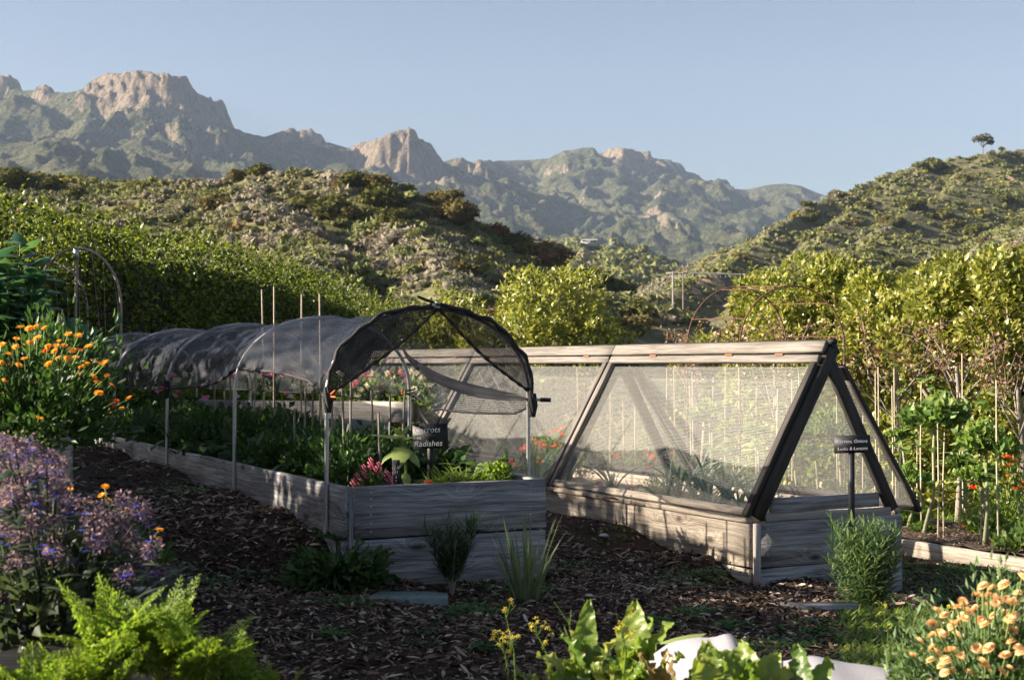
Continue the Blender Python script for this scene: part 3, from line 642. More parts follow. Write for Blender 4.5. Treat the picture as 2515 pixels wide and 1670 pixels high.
tag(inst('hilltop_shrub', big['olive'][0], None, p, (0,0,0), s), 'small round dark shrub right of the lone hilltop tree', 'shrub')

# far house, far buildings, road rail and poles
def small_house(px_, py_, D, wpx, hpx, label, roofc):
    p = at(px_, py_, D); k = D/FPX; t = thing('far_house', label, 'house', p); W_, H_ = wpx*k, hpx*k
    MB().box(p+Vector((0,0,H_*.3-H_*.4)), (W_, W_*.4, H_*.6+H_*.8)).build('wall', M['house'], t)
    m = MB(); a = W_*.54; d = W_*.26; z0 = H_*.6+.02
    V = [(-a,-d,z0),(a,-d,z0),(a,d,z0),(-a,d,z0),(-a*.9,0,z0+H_*.35),(a*.9,0,z0+H_*.35)]
    m.add([Vector(v)+p for v in V], [(0,1,5,4),(2,3,4,5)]); m.add([Vector(v)+p for v in V], [(1,2,5),(3,0,4)]); m.build('roof', roofc, t)
    for i in range(4):
        MB().box(p+Vector((-W_*.36+i*W_*.24, -W_*.2-.05, z0-H_*.28)), (W_*.13, .1, H_*.26)).build('window', M['glass'], t)
M['house'] = plain('pale_render', (.30,.30,.30), .8, 0, 0, 1, .05); M['roofp'] = plain('pale_roof', (.30,.29,.28), .8, 0, 0, 1, .1); M['glass'] = plain('dark_glass', (.04,.05,.06), .1, 0, 0, 1, .1, .6)
small_house(1447, 597, 690, 40, 10, 'pale low house on the distant ridge above the valley', M['roofp'])
small_house(1503, 601, 688, 12, 7, 'tiny cream building right of the pale ridge house', M['house'])
small_house(2075, 672, 232, 32, 9, 'white building glimpsed above the lemon trees below the right hill', M['house'])
small_house(2300, 690, 232, 40, 8, 'low pale shed half hidden behind the right lemon trees', M['roofp'])
k = 232/FPX
t = thing('road_guardrail', 'pale metal guardrail along the distant valley road', 'guardrail', at(1760, 690, 232))
m = MB(); pts = [(1645,673),(1700,671),(1780,673),(1850,676),(1950,682),(2050,690)]
for (a, b), (c, d) in zip(pts[:-1], pts[1:]): m.tube([at(a, b, 232), at(c, d, 232)], .12, 5)
m.build('rail', M['roofp'], t)
m = MB()
for a in range(1650, 1840, 12): m.tube([at(a, 672, 232), at(a, 682, 232)], .09, 4)
m.build('post', M['roofp'], t)
for a, lb in ((1653, 'pale utility pole at the left end of the distant guardrail'), (1678, 'brown utility pole just right of the pale one by the valley road')):
    t = thing('utility_pole', lb, 'pole', at(a, 730, 230)); m = MB(); m.tube([at(a, 760, 230), at(a, 668, 230)], [.16, .12], 6); m.build('shaft', M['roofp'] if a == 1653 else M['bark'], t)
    m = MB(); m.box(at(a, 671, 230), (1.7, .14, .14)); m.build('crossarm', M['roofp'] if a == 1653 else M['bark'], t)

# ------------------------------------------------------------------ haze
def haze():
    m, n, l, out = newmat('air'); v = n.new('ShaderNodeVolumePrincipled'); v.inputs['Color'].default_value = (.55,.72,1,1); v.inputs['Density'].default_value = .00008; v.inputs['Anisotropy'].default_value = .0
    l.new(v.outputs[0], out.inputs[1]); mb = MB(); mb.box((0, 1500, 320), (6200, 3500, 690)); o = mb.build('haze', m); tag(o, kind='stuff')
haze()

# ------------------------------------------------------------------ wood pieces
def plank(name, a, b, h, th, mat, parent, tilt=0, wob=.0015, up=None, label=None):
    """board from a to b (centre line), h along up, th across; local X runs along the board"""
    a, b = Vector(a), Vector(b); X = (b-a); L = X.length; X.normalize()
    Z = Vector(up) if up is not None else Vector((0,0,1)); Z = (Z - X*Z.dot(X)).normalized(); Y = Z.cross(X)
    ch = min(th, h)*.13; sec = [(-th/2+ch,-h/2),(th/2-ch,-h/2),(th/2,-h/2+ch),(th/2,h/2-ch),(th/2-ch,h/2),(-th/2+ch,h/2),(-th/2,h/2-ch),(-th/2,-h/2+ch)]
    ns = max(1, int(L/.22)); V = []
    rr = random.Random(hash((round(a.x*100), round(b.y*100), round(h*1000), round(a.z*100))))
    for i in range(ns+1):
        x = -L/2 + L*i/ns; e = 1 if 0 < i < ns else .985
        for (y, z) in sec: V.append((x + rr.uniform(-1,1)*wob, y*e + rr.uniform(-1,1)*wob*.7, z*e + rr.uniform(-1,1)*wob))
    mb = MB(); mb.add(V, [(i*8+k, i*8+(k+1)%8, (i+1)*8+(k+1)%8, (i+1)*8+k) for i in range(ns) for k in range(8)])
    for i, rev in ((0, True), (ns, False)):
        f = [i*8+k for k in range(8)]; f = f[::-1] if rev else f
        mb.f.append(np.array([f])); mb.r.append(np.array([.5])); mb.h.append(np.array([0.]))
    o = mb.build(name, mat, local=True)
    Mx = Matrix.Identity(4)
    for r in range(3): Mx[r][0], Mx[r][1], Mx[r][2] = X[r], Y[r], Z[r]
    Mx.translation = (a+b)/2
    if parent:
        Mx = Matrix.Translation(-parent_world(parent)) @ Mx; link(o, parent)
    o.matrix_basis = Mx
    if label: o['label'] = label
    return o
def screws(pts, nrm, parent, mat=None):
    for p in pts:
        mb = MB(); p = Vector(p); n_ = Vector(nrm); mb.tube([p, p+n_*.003], [.006, .0045], 7); mb.build('screw_head', mat or M['galv'], parent)

# ------------------------------------------------------------------ left raised bed
ZT, PH_ = .567, .283
bed = thing('raised_bed', 'grey weathered plank raised bed under the black shade net', 'raised bed', B(0, 0, 0))
LB = 8.3
for j in (0, 1):
    zc = ZT - PH_/2 - j*(PH_+.005) - (.004*j)
    plank('plank', B(.03, 0, zc), B(1.2, 0, zc), PH_, .04, M['wood'], bed)
    for (v0, v1) in ((.025, 2.35), (2.353, 5.2), (5.203, LB)):
        plank('plank', B(.0, v0, zc), B(.0, v1, zc), PH_-.002, .04, M['wood'], bed)
        plank('plank', B(1.2, v0, zc), B(1.2, v1, zc), PH_-.002, .04, M['wood'], bed)
plank('corner_post', B(.045, .045, ZT-.01), B(.045, .045, -.02), .07, .07, M['wood'], bed, up=E1.to_3d())
fn = Vector((E2.x, E2.y, 0))*-1
for u in (.12, 1.1):
    screws([B(u, -.0205, ZT-z) for z in (.035, .07, .11, .155, .20, .245, .31, .345, .40)], fn, bed)
plank('plank', B(.03, LB, ZT-.14), B(1.17, LB, ZT-.14), .28, .04, M['wood'], bed)
m = MB(); nu, nv = 14, 60; uu, vv = np.meshgrid(np.linspace(.02, 1.18, nu), np.linspace(.02, LB, nv)); pts = np.array([B(a, b, ZT-.06) for a, b in zip(uu.ravel(), vv.ravel())]); pts[:, 2] += rs.uniform(-.02, .02, len(pts))
i = np.arange(nu*nv).reshape(nv, nu); m.add(pts, np.stack([i[:-1,:-1], i[:-1,1:], i[1:,1:], i[1:,:-1]], -1).reshape(-1,4)); m.build('soil', M['soil'], bed)

# hoops
HV = [.27, 2.08, 3.95, 5.94, 7.9]; LEG = .47; RISE = .515; HU0, HU1 = -.03, 1.24
def hoop_pt(v, a, off=0):   # a: 0 left spring .. pi right spring
    uc, ru = (HU0+HU1)/2, (HU1-HU0)/2
    return B(uc - (ru+off)*math.cos(a), v, ZT+LEG+(RISE+off)*math.sin(a)**.92)
HL = ['nearest grey metal hoop of the net tunnel', 'second metal hoop from the front of the net tunnel', 'third metal hoop from the front of the net tunnel', 'fourth metal hoop, beside the orange flower bed', 'farthest metal hoop of the net tunnel, behind the orange flowers']
for q, v in enumerate(HV):
    zb = [.30, .36, .40, .42, .44][q]
    pts = [B(HU0, v, zb), B(HU0, v, ZT+.1), B(HU0, v, ZT+LEG-.02)] + [hoop_pt(v, math.pi*i/26) for i in range(1, 26)] + [B(HU1, v, ZT+LEG-.02), B(HU1, v, ZT+.1), B(HU1, v, .25)]
    m = MB(); m.tube(pts, .0125, 8); t = thing('net_hoop', HL[q], 'hoop', B(HU0, v, zb), group='hoops of the net tunnel'); m.build('pipe', M['galv'], t, smooth=True)
    m = MB(); m.tube([B(HU0, v, zb-.02), B(HU0, v, zb+.03)], .018, 8); m.build('end_cap', M['roofp'], t)

# draped shade net
def uvgrid(name, P, U, mat, parent=None, closed=False, flip=False, sol=0):
    nr, nc = P.shape[:2]; i = np.arange(nr*nc).reshape(nr, nc); F_ = np.stack([i[:-1,:-1], i[:-1,1:], i[1:,1:], i[1:,:-1]], -1).reshape(-1, 4)
    mb = MB(); mb.add(P.reshape(-1, 3), F_); o = mb.build(name, mat, parent, smooth=True)
    uvl = o.data.uv_layers.new(name='UVMap'); uvl.data.foreach_set('uv', U.reshape(-1, 2)[F_.ravel()].astype(np.float32).ravel()); return o
net = thing('shade_net', 'black knitted shade net draped over the metal hoops', 'net', B(.6, .2, ZT))
def z2a(z):  # arch angle for a height on the left side (negative: below the spring line)
    return None
NV, NA = 150, 54; VV = np.linspace(.24, 8.05, NV)
lowL = np.interp(VV, [.24, .5, .9, 1.4, 2.08, 2.7, 3.4, 3.95, 4.6, 5.3, 5.94, 8.05], [1.045, 1.09, 1.155, 1.20, 1.20, 1.13, 1.07, 1.035, 1.03, 1.02, 1.02, .98])
lowR = np.interp(VV, [.24, .4, .9, 1.5, 2.08, 2.5, 3.95, 8.05], [.985, .93, .92, .93, 1.03, .97, .99, .98])
Pn = np.zeros((NV, NA, 3)); Un = np.zeros((NV, NA, 2)); uc, ru = (HU0+HU1)/2, (HU1-HU0)/2
zs = ZT+LEG
for i, v in enumerate(VV):
    def side(z):  # s coordinate of edge height on the arch+leg path, measured from the spring (positive up)
        return z - zs if z < zs else math.asin(min(1, ((z-zs)/RISE)**(1/.92)))
    a0 = side(lowL[i]); a1 = math.pi - side(lowR[i]) if lowR[i] >= zs else math.pi + (zs-lowR[i])
    A = np.linspace(a0, a1, NA)
    k = min(range(4), key=lambda q: 0 if HV[q] <= v <= HV[q+1] else 9); v0, v1 = HV[k], HV[k+1]; f = (v-v0)/(v1-v0); sag = max(0, math.sin(math.pi*min(1, max(0, f))))**.8
    for j, a in enumerate(A):
        ac = min(max(a, 0), math.pi)
        off = .014 - sag*(.055 + .05*abs(math.cos(ac))) + sag*.02*math.sin(7*ac+v*3)
        off += .006*math.sin(a*23+v*9) + .006*math.sin(a*11-v*17)
        if 0 <= a <= math.pi: p = hoop_pt(v, a, off)
        elif a < 0: p = B(HU0-off, v, zs+a)
        else: p = B(HU1+off, v, zs-(a-math.pi))
        Pn[i, j] = p; Un[i, j] = (v, a*.58)
uvgrid('net_cover', Pn, Un, M['shade_net'], net)
# rolled hems
m = MB(); m.tube([Vector(Pn[i, 0]) for i in range(0, NV, 3)], [.010+.004*math.sin(i) for i in range(0, NV, 3)], 6); m.build('hem', M['hem'], net)
m = MB(); m.tube([Vector(Pn[i, -1]) for i in range(0, NV, 3)], .007, 6); m.build('hem', M['hem'], net)
m = MB(); m.tube([Vector(Pn[0, j]) for j in range(0, NA)], [.013+.003*math.sin(j*2) for j in range(NA)], 6); m.build('hem', M['hem'], net)
# front flaps hanging from the first hoop to chords
apex = hoop_pt(.24, math.pi*.52, .01)
def flap(a_start, a_end, sagx, name):
    n1, n2 = 40, 16; P = np.zeros((n1, n2, 3)); U = np.zeros((n1, n2, 2)); p0, p1 = hoop_pt(.24, a_start, .0), hoop_pt(.24, a_end, .0)
    for i in range(n1):
        t_ = i/(n1-1); a = a_start+(a_end-a_start)*t_; top = hoop_pt(.24, a, .012)
        bot = p0.lerp(p1, t_**.92) + Vector((0,0,-sagx*math.sin(math.pi*t_)))
        for j in range(n2):
            s_ = j/(n2-1); q = top.lerp(bot, s_); bulge = math.sin(math.pi*s_)*.05*math.sin(math.pi*t_)
            fold_ = .012*math.sin(s_*16+t_*5)*math.sin(math.pi*t_)
            q = q + Vector((-E2.x, -E2.y, 0))*(bulge*.4+fold_-.02*s_) ; P[i, j] = q; U[i, j] = (t_*.9, s_*(top-bot).length)
    o = uvgrid(name, P, U, M['flap_net'], net); m = MB(); m.tube([Vector(P[i, -1]) for i in range(n1)], [.009+.003*math.sin(i*1.7) for i in range(n1)], 6); m.build('hem', M['hem'], net)
flap(.02, math.pi*.52, .03, 'front_flap'); flap(math.pi*.52, math.pi*.985, .035, 'front_flap')
# loose rolled edge sagging inside right wall
m = MB(); pts = [];
P0, P1 = B(1.16, 2.0, 1.33), B(1.22, .25, 1.02)
n1 = 24; P = np.zeros((n1, 6, 3)); U = np.zeros((n1, 6, 2))
for i in range(n1):
    t_ = i/(n1-1); c = P0.lerp(P1, t_) + Vector((0, 0, -.10*math.sin(math.pi*t_**.7))); wdt = .015+.07*math.sin(math.pi*t_)**.8
    for j in range(6): P[i, j] = c + Vector((0,0,-wdt*(j/5-.5))) + Vector((E1.x, E1.y, 0))*.012*math.sin(j*2+t_*9); U[i, j] = (t_*1.8, j*.02)
uvgrid('edge_roll', P, U, M['hem'], net)
# tie bunches where clipped
for (u, v, z) in ((HU0-.005, .235, 1.03), (HU1+.01, .235, .985), (HU0-.005, 3.95, 1.03)):
    m = MB()
    for k in range(6): a = k*1.05; m.tube([B(u+.016*math.cos(a), v+.016*math.sin(a), z+.07), B(u+.022*math.cos(a+1), v+.022*math.sin(a+1), z), B(u+.012*math.cos(a+2), v+.012*math.sin(a+2), z-.07)], [.008,.014,.006], 5)
    m.build('bunched_net', M['hem'], net)

def clamp(loc, label, mat_tip, d, body=M['black'], sc=1.):
    t = thing('spring_clamp', label, 'clamp', loc, group='spring clamps on the shade net'); loc = Vector(loc); d = Vector(d).normalized(); s = d.cross(Vector((0,0,1))).normalized(); u_ = s.cross(d)
    for sg in (-1, 1):
        m = MB(); m.tube([loc+u_*.012*sg*sc, loc+d*.05*sc+u_*.02*sg*sc, loc+d*.10*sc+u_*.035*sg*sc], [.008*sc,.009*sc,.008*sc], 6); m.build('handle', body, t)
        m = MB(); m.box(loc-d*.02*sc+u_*.012*sg*sc, (.03*sc, .016*sc, .014*sc), (d, s, u_)); m.build('jaw', mat_tip, t)
    m = MB(); m.tube([loc-s*.014*sc, loc+s*.014*sc], .011*sc, 8); m.build('pivot', M['galv'], t)
clamp(B(HU0, .215, 1.055), 'black clamp with orange grips on the left leg of the nearest hoop', M['clamp_orange'], -E2.to_3d()+Vector((.3,0,.25)), M['clamp_orange'], .55)
clamp(B(HU0-.01, 3.93, 1.04), 'orange-gripped clamp on the third hoop of the net tunnel', M['clamp_orange'], Vector((-1,-.3,0)), M['clamp_orange'], .5)
clamp(B(1.2, 2.06, 1.03), 'clamp with a red tip holding the net inside the second hoop', M['clamp_orange'], E1.to_3d(), M['black'], .8)
clamp(hoop_pt(.23, math.pi*.50, .02), 'black spring clamp at the top of the nearest hoop', M['galv'], Vector((-1,-.2,.12)), M['black'], 1.0)
# black handled clip on the right
t = thing('cylinder_clip', 'short black-handled clip sticking out right of the nearest hoop', 'clip', B(HU1, .235, 1.02)); a = B(HU1, .235, 1.02)
m = MB(); m.tube([a, a+Vector((.06,.0,-.002))], .008, 8); m.build('rod', M['galv'], t); m = MB(); m.tube([a+Vector((.055,0,-.002)), a+Vector((.118,0,-.004))], [.014,.012], 8); m.build('handle', M['black'], t)

# ------------------------------------------------------------------ right raised bed with A frame
ZR_ = .235; U0, U1 = 2.69, 3.89; LV = 8.0
rb = thing('raised_bed', 'weathered plank raised bed carrying the screened wooden A-frame cover', 'raised bed', B(U0, 0, -.2))
for j in (0, 1):
    zc = ZR_ - PH_/2 - j*(PH_+.006)
    plank('plank', B(U0+.045, 0, zc), B(U1, 0, zc), PH_, .04, M['wood'], rb)
    for (v0, v1) in ((.025, 2.9), (2.903, 5.6), (5.603, LV)):
        plank('plank', B(U0, v0, zc), B(U0, v1, zc), PH_-.002, .04, M['wood_sun_tint'], rb)
        plank('plank', B(U1, v0, zc), B(U1, v1, zc), PH_-.002, .04, M['wood_sun_tint'], rb)
plank('corner_post', B(U0+.021, -.012, ZR_-.004), B(U0+.021, -.012, -.32), .045, .03, M['wood_pale'], rb, up=E1.to_3d())
plank('plank', B(U0, LV, ZR_-.14), B(U1, LV, ZR_-.14), .28, .04, M['wood_sun_tint'], rb)
plank('batten', B(U0+.1, .01, ZR_+.026), B(U1-.08, .01, ZR_+.026), .048, .035, M['wood_pale'], rb)
plank('upper_board', B(U0+.16, .03, ZR_+.10), B(U1-.16, .03, ZR_+.10), .095, .03, M['wood'], rb)
for (v0, v1) in ((.03, 1.18), (1.185, 2.62), (2.66, 5.2), (5.22, LV)):
    plank('cap_rail', B(U0-.012, v0, ZR_+.016), B(U0-.012, v1, ZR_+.016), .06, .034, M['wood_sun_tint'], rb, up=E1.to_3d())
plank('cap_rail', B(U1+.01, .03, ZR_+.016), B(U1+.01, LV, ZR_+.016), .06, .034, M['wood_sun_tint'], rb, up=E1.to_3d())
screws([B(U0+.10, -.0205, ZR_-z) for z in (.04, .12, .2, .32, .4)] + [B(U1-.05, -.0205, ZR_-z) for z in (.05, .15, .24, .33)], fn, rb)
# latch on the rail
m = MB(); a = B(U0-.045, 1.62, ZR_+.02); m.tube([a-E2.to_3d()*.07, a-E2.to_3d()*.05+Vector((-.02,-.01,.012)), a+E2.to_3d()*.05+Vector((-.02,-.01,.012)), a+E2.to_3d()*.07], .007, 6); m.build('latch_handle', M['rust'], rb)
m = MB(); uu, vv = np.meshgrid(np.linspace(U0+.02, U1-.02, 16), np.linspace(.03, LV, 70)); pts = np.array([B(a, b, ZR_-.05) for a, b in zip(uu.ravel(), vv.ravel())]); pts[:, 2] += rs.uniform(-.02, .02, len(pts))
i = np.arange(16*70).reshape(70, 16); m.add(pts, np.stack([i[:-1,:-1], i[:-1,1:], i[1:,1:], i[1:,:-1]], -1).reshape(-1,4)); m.build('soil', M['soil_dry'], rb)

ZA = 1.365; UA = (U0+U1)/2+.02; ZF = ZR_+.03
af = thing('a_frame_cover', 'long wooden A-frame cover with pale insect screen over the right bed', 'garden cover', B(UA, 0, ZF))
sl = (Vector((0,0,ZA)) + (B(UA,0,0)) - B(U0,0,ZF)); slL = B(U0, 0, ZF); slR = B(U1, 0, ZF)
def P_l(t, v, off=0):   # along left slope, t 0 foot 1 apex; off outward
    a = B(U0-.01, v, ZF); b = B(UA, v, ZA); d = (b-a).normalized(); n_ = -d.cross(E2.to_3d()).normalized(); n_ = n_ if n_.z > 0 else -n_
    return a.lerp(b, t) + n_*off
def P_r(t, v, off=0, open_=0.):
    a = B(U1+.01+open_, v, ZF); b = B(UA, v, ZA); d = (b-a).normalized(); n_ = d.cross(E2.to_3d()).normalized(); n_ = n_ if n_.z > 0 else -n_
    return a.lerp(b, t) + n_*off
bays = [0, 2.6, 5.2, 7.9]; E2v = E2.to_3d()
for q, v in enumerate(bays):      # fixed inner triangles
    vv_ = v + (.02 if v == 0 else 0)
    upl = (P_l(.5, v, 1)-P_l(.5, v, 0)); upr = (P_r(.5, v, 1)-P_r(.5, v, 0))
    plank('rafter', P_l(.02, vv_, -.05), P_l(.985, vv_, -.05), .085, .04, M['wood_shade_tint'], af, up=upl)
    plank('rafter', P_r(.02, vv_, -.05), P_r(.93, vv_, -.05), .085, .04, M['wood_shade_tint'], af, up=upr)
lw = .055
for q in range(3):
    v0, v1 = bays[q]+.012, bays[q+1]-.012
    if q: v0 += .012
    lid = (P_l(.5, v0, 1)-P_l(.5, v0, 0)); slope_d = (P_l(1, v0)-P_l(0, v0)).normalized()
    for ve in (v0+lw/2, v1-lw/2):
        plank('lid_stile', P_l(.0, ve, .022), P_l(.87, ve, .022), lw, .036, M['wood_shade_tint'] if ve < 1 else M['wood_ridge'], af, up=E2v)
        plank('lid_stile', P_r(-.03, ve, .022, .15), P_r(.855, ve, .022, .15), lw, .036, M['wood_shade_tint'], af, up=E2v)
    plank('lid_top_rail', P_l(.897, v0, .022), P_l(.897, v1, .022), .056, .036, M['wood_ridge'], af, up=slope_d)
    plank('ridge_board', P_l(.965, v0-.01, .026), P_l(.965, v1+.01, .026), .085, .032, M['wood_ridge'], af, up=slope_d)
    plank('ridge_board', P_r(.965, v0-.01, .026), P_r(.965, v1+.01, .026), .105, .036, M['wood_shade_tint'], af, up=(P_r(1, v0)-P_r(0, v0)).normalized())
    plank('lid_bottom_rail', P_l(.022, v0+lw+.003, .024), P_l(.022, v1-lw-.003, .024), .05, .034, M['wood_sun_tint'], af, up=slope_d)
    plank('lid_bottom_rail', P_r(.0, v0+lw, .022, .15), P_r(.0, v1-lw, .022, .15), .07, .034, M['wood_shade_tint'], af, up=(P_r(1, v0)-P_r(0, v0)).normalized())
    for hv in ((.40, .97, 1.95) if q == 0 else (.35, 2.1)):
        a = P_l(.915, v0+hv, .046); m = MB(); m.tube([a-E2v*.045, a+E2v*.04], .007, 8)
        m.build('hinge', M['rust_bright'], af)
    for side_ in (0, 1):   # screens
        nr, nc = 12, 30; P = np.zeros((nr, nc, 3)); U = np.zeros((nr, nc, 2)); F0 = P_l if side_ == 0 else (lambda t_, v_, o_: P_r(t_, v_, o_, .15))
        for i in range(nr):
            for j in range(nc):
                t_ = .01+.85*i/(nr-1); v_ = v0+.02+(v1-v0-.04)*j/(nc-1); P[i, j] = F0(t_, v_, .002+.006*math.sin(j*.9+i*.5)*math.sin(math.pi*i/(nr-1))); U[i, j] = (v_, t_*1.25)
        uvgrid('screen', P, U, M['screen'], af)
for v in (.045,):   # front gable screen
    P = np.zeros((12, 2, 3)); U = np.zeros((12, 2, 2))
    for i in range(12):
        t_ = .02+.93*i/11
        for j, Fn in enumerate((P_l, P_r)): p = Fn(t_, v, -.06); P[i, j] = p; U[i, j] = (p.x*1.1, p.z)
    uvgrid('gable_screen', P, U, M['screen'], af)
# ridge end stub
m = MB(); m.box(B(UA, -.02, ZA+.012), (.05,.05,.03)); m.build('ridge_end', M['hem'], af)
# staple dots, small bits
m = MB(); m.tube([B(UA-.33,-.004,ZA-.62)+Vector((.13,-.02,.0)), B(UA-.33,-.01,ZA-.62)+Vector((.13,-.025,.0))], .006, 6); m.build('staple', M['galv'], af)

# ------------------------------------------------------------------ signs
def text_obj(s, size, parent, loc, rot, mat, name='lettering', shear=.2, off=-.0001, spacing=1.0):
    c = bpy.data.curves.new(name, 'FONT'); c.body = s; c.size = size; c.extrude = .0006; c.shear = shear; c.offset = off; c.align_x = 'LEFT'; c.space_character = spacing; c.resolution_u = 3
    tmp = bpy.data.objects.new('tmp_text', c); col.objects.link(tmp); bpy.context.view_layer.update(); me = bpy.data.meshes.new_from_object(tmp); bpy.data.objects.remove(tmp)
    me.materials.clear(); me.materials.append(mat); o = bpy.data.objects.new(name, me); col.objects.link(o); link(o, parent)
    o.location = Vector(loc)-parent_world(parent); o.rotation_euler = rot; return o
def sign(px0, py0, px1, py1, D, lines_, label, post_bottom, rz, tilt=0, size=.035, x0=.0, base_obj=None):
    c = at((px0+px1)/2, (py0+py1)/2, D); wd = (px1-px0)/FPX*D; hd = (py1-py0)/FPX*D
    t = thing('garden_sign', label, 'sign', Vector((c.x, c.y, post_bottom)))
    X = Vector((math.cos(rz), math.sin(rz), 0)); Y = Vector((-math.sin(rz), math.cos(rz), 0)); ct, st = math.cos(tilt), math.sin(tilt); X2 = X*ct + Vector((0,0,1))*st; Z2 = Vector((0,0,1))*ct - X*st
    m = MB(); m.box(c, (wd, .014, hd), (X2, Y, Z2)); m.build('board', M['slate'], t)
    m = MB(); m.box(Vector((c.x, c.y, 0))+Y*.022+Vector((0,0,(post_bottom+c.z+hd*.3)/2)), (.035, .022, c.z+hd*.3-post_bottom), (X2, Y, Vector((0,0,1)))); m.build('post', M['slate'], t)
    for (s, fx, fz) in lines_:
        text_obj(s, size, t, c - X2*wd/2 + X2*(wd*fx) + Z2*(hd*fz) - Y*.0085, (math.pi/2, -tilt, rz), M['chalk'])
    return t
sign(2049, 1069, 2137, 1112, 8.75, [('Carrots, Onions', .055, .08), ('Leeks & Lettuce', .07, -.34)], 'black chalkboard sign reading Carrots, Onions, Leeks & Lettuce', -.1, .02, .03, .0285)
sign(1014, 1041, 1100, 1101, 8.75, [('Carrots', .04, .16), ('&', .1, -.12), ('Radishes', .02, -.40)], 'black chalkboard sign behind the young sunflower reading Carrots & Radishes', .5, .03, .03, .050)
D = 8.0; c = at(974, 1160, D); t = thing('tomato_marker', 'narrow black upright marker with white letters TOMATO by the snapdragon', 'plant marker', at(974, 1185, D))
m = MB(); m.box(c, (.036, .012, .14)); m.build('board', M['slate'], t); m = MB(); m.box(c+Vector((-.021,.001,0)), (.005,.014,.14)); m.build('edge', M['wood_pale'], t)
for q, ch in enumerate('TOMATO'): text_obj(ch, .026, t, c+Vector((-.011, -.007, .046-q*.0265)), (math.pi/2, .05, 0), M['chalk'], 'letter', 0, -.0006)

# ------------------------------------------------------------------ plant builders (local coordinates, base at the origin)
def leafy(n, L, Wd, el=(.6, 1.4), droop=.9, rad=.05, h=.0, nseg=4, wave=.12, prof=None, seed=None, fold=.12, Lvar=.35):
    m = MB(); az = rs.uniform(0, 6.28, n); r_ = rad*np.sqrt(rs.rand(n)); base = np.stack([r_*np.cos(az), r_*np.sin(az), h*rs.rand(n)], 1)
    m.blades(base, az+rs.normal(size=n)*.3, rs.uniform(el[0], el[1], n), L*rs.uniform(1-Lvar, 1+Lvar, n), Wd*rs.uniform(.7, 1.25, n), droop*rs.uniform(.5, 1.4, n), nseg, prof, fold, wave, roll=rs.normal(size=n)*.35)
    return m
spoon = lambda t: .12 if t < .3 else math.sin(math.pi*min(1, (t-.3)/.72))**.7
grassp = lambda t: (1-t)**.6*.9+.02
strap = lambda t: 1-.15*t if t < .75 else (1-t)/.25*.88+.02
oval = lambda t: math.sin(math.pi*min(.985, t*.93+.05))**.75
def bushy(n, rx, rz, L, Wd, clumps=14, hollow=.55, up=.4, spread=.3, h0=0., r=None, flatten=1.):
    """leaf cloud: leaves round many sprigs that fill a dome"""
    c = rs.normal(size=(clumps, 3)); c /= np.linalg.norm(c, axis=1)[:, None]; c[:, 2] = np.abs(c[:, 2]); c *= rs.uniform(hollow, 1, clumps)[:, None]
    k = rs.randint(0, clumps, n); d = rs.normal(size=(n, 3)); P = c[k]*[rx, rx, rz] + d*spread*np.array([rx, rx, rz])*.5; P[:, 2] = np.abs(P[:, 2])+h0
    out = P/np.array([rx, rx, rz]); out /= np.linalg.norm(out, axis=1)[:, None]+1e-6
    D_ = out + rs.normal(size=(n, 3))*.6 + [0, 0, up]; N = out + rs.normal(size=(n, 3))*.5
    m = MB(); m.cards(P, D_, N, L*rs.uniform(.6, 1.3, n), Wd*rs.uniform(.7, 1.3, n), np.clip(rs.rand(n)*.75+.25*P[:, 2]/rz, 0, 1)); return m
def flower_mesh(name, mat, r=.022, layers=2, petals=16, cup=.5, seed=0):
    m = MB()
    for ly in range(layers):
        n = petals; az = np.arange(n)*6.283/n + ly*.2; el = cup - .25 + ly*.35
        m.blades(np.stack([.004*np.cos(az), .004*np.sin(az), np.full(n, .002*ly)], 1), az, el, r*(1-.18*ly), r*.34, .25, 2, lambda t: .5+.5*math.sin(math.pi*t*.9) if t < 1 else .35, .05, .05)
    m.ball((0, 0, .004), r*.26, 7, .7, .0); return m.data(name, mat)
FM = {'cal': [flower_mesh('calendula_bloom', M['calendula'], .024, 2, 14, c) for c in (.3, .9, .6)], 'apr': [flower_mesh('apricot_bloom', M['apricot'], .027, 3, 18, c) for c in (.25, .6, .45)],
      'red': [flower_mesh('red_bloom', M['orange_red'], .022, 2, 12, c) for c in (.5, .9)], 'yel': [flower_mesh('yellow_bloom', M['yellow'], .010, 1, 5, .3)]}
def put_flower(kind, loc, parent, tilt=None, sc=1.):
    o = inst('flower', random.choice(FM[kind]), parent, loc, (random.uniform(-.7, .7) if tilt is None else tilt, random.uniform(-.6, .6), random.uniform(0, 6)), sc); return o

# crops in the left bed: dark leafy plants
cropM = [leafy(40, .20, .075, (.3, 1.45), 1.0, .10, .10, 5, .35, oval).data('crop_leaves', M['dark_leaf']), leafy(60, .15, .05, (.1, 1.5), .7, .12, .20, 4, .3, oval).data('crop_leaves', M['dark_leaf']),
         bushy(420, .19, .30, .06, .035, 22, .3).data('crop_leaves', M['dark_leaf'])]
CL = ['dark leafy root crop growing under the shade net', 'dark bushy tomato seedling growing under the shade net']
q = 0
for v in np.arange(.55, 8.1, .27):
    for u in (.24, .48, .76, 1.0):
        if v < .9 and u > .4: continue
        k = rs.choice([0,1,2,2]); s = rs.uniform(.75, 1.1)*(1.1 if v > 3 else .9)
        o = inst('crop_plant', cropM[k], None, B(u+rs.uniform(-.05,.05), v+rs.uniform(-.06,.06), ZT-.06), (0,0,rs.uniform(0,6)), s)
        tag(o, CL[k == 2], 'crop plant', ['leafy crops in the netted bed', 'bushy crops in the netted bed'][k == 2])
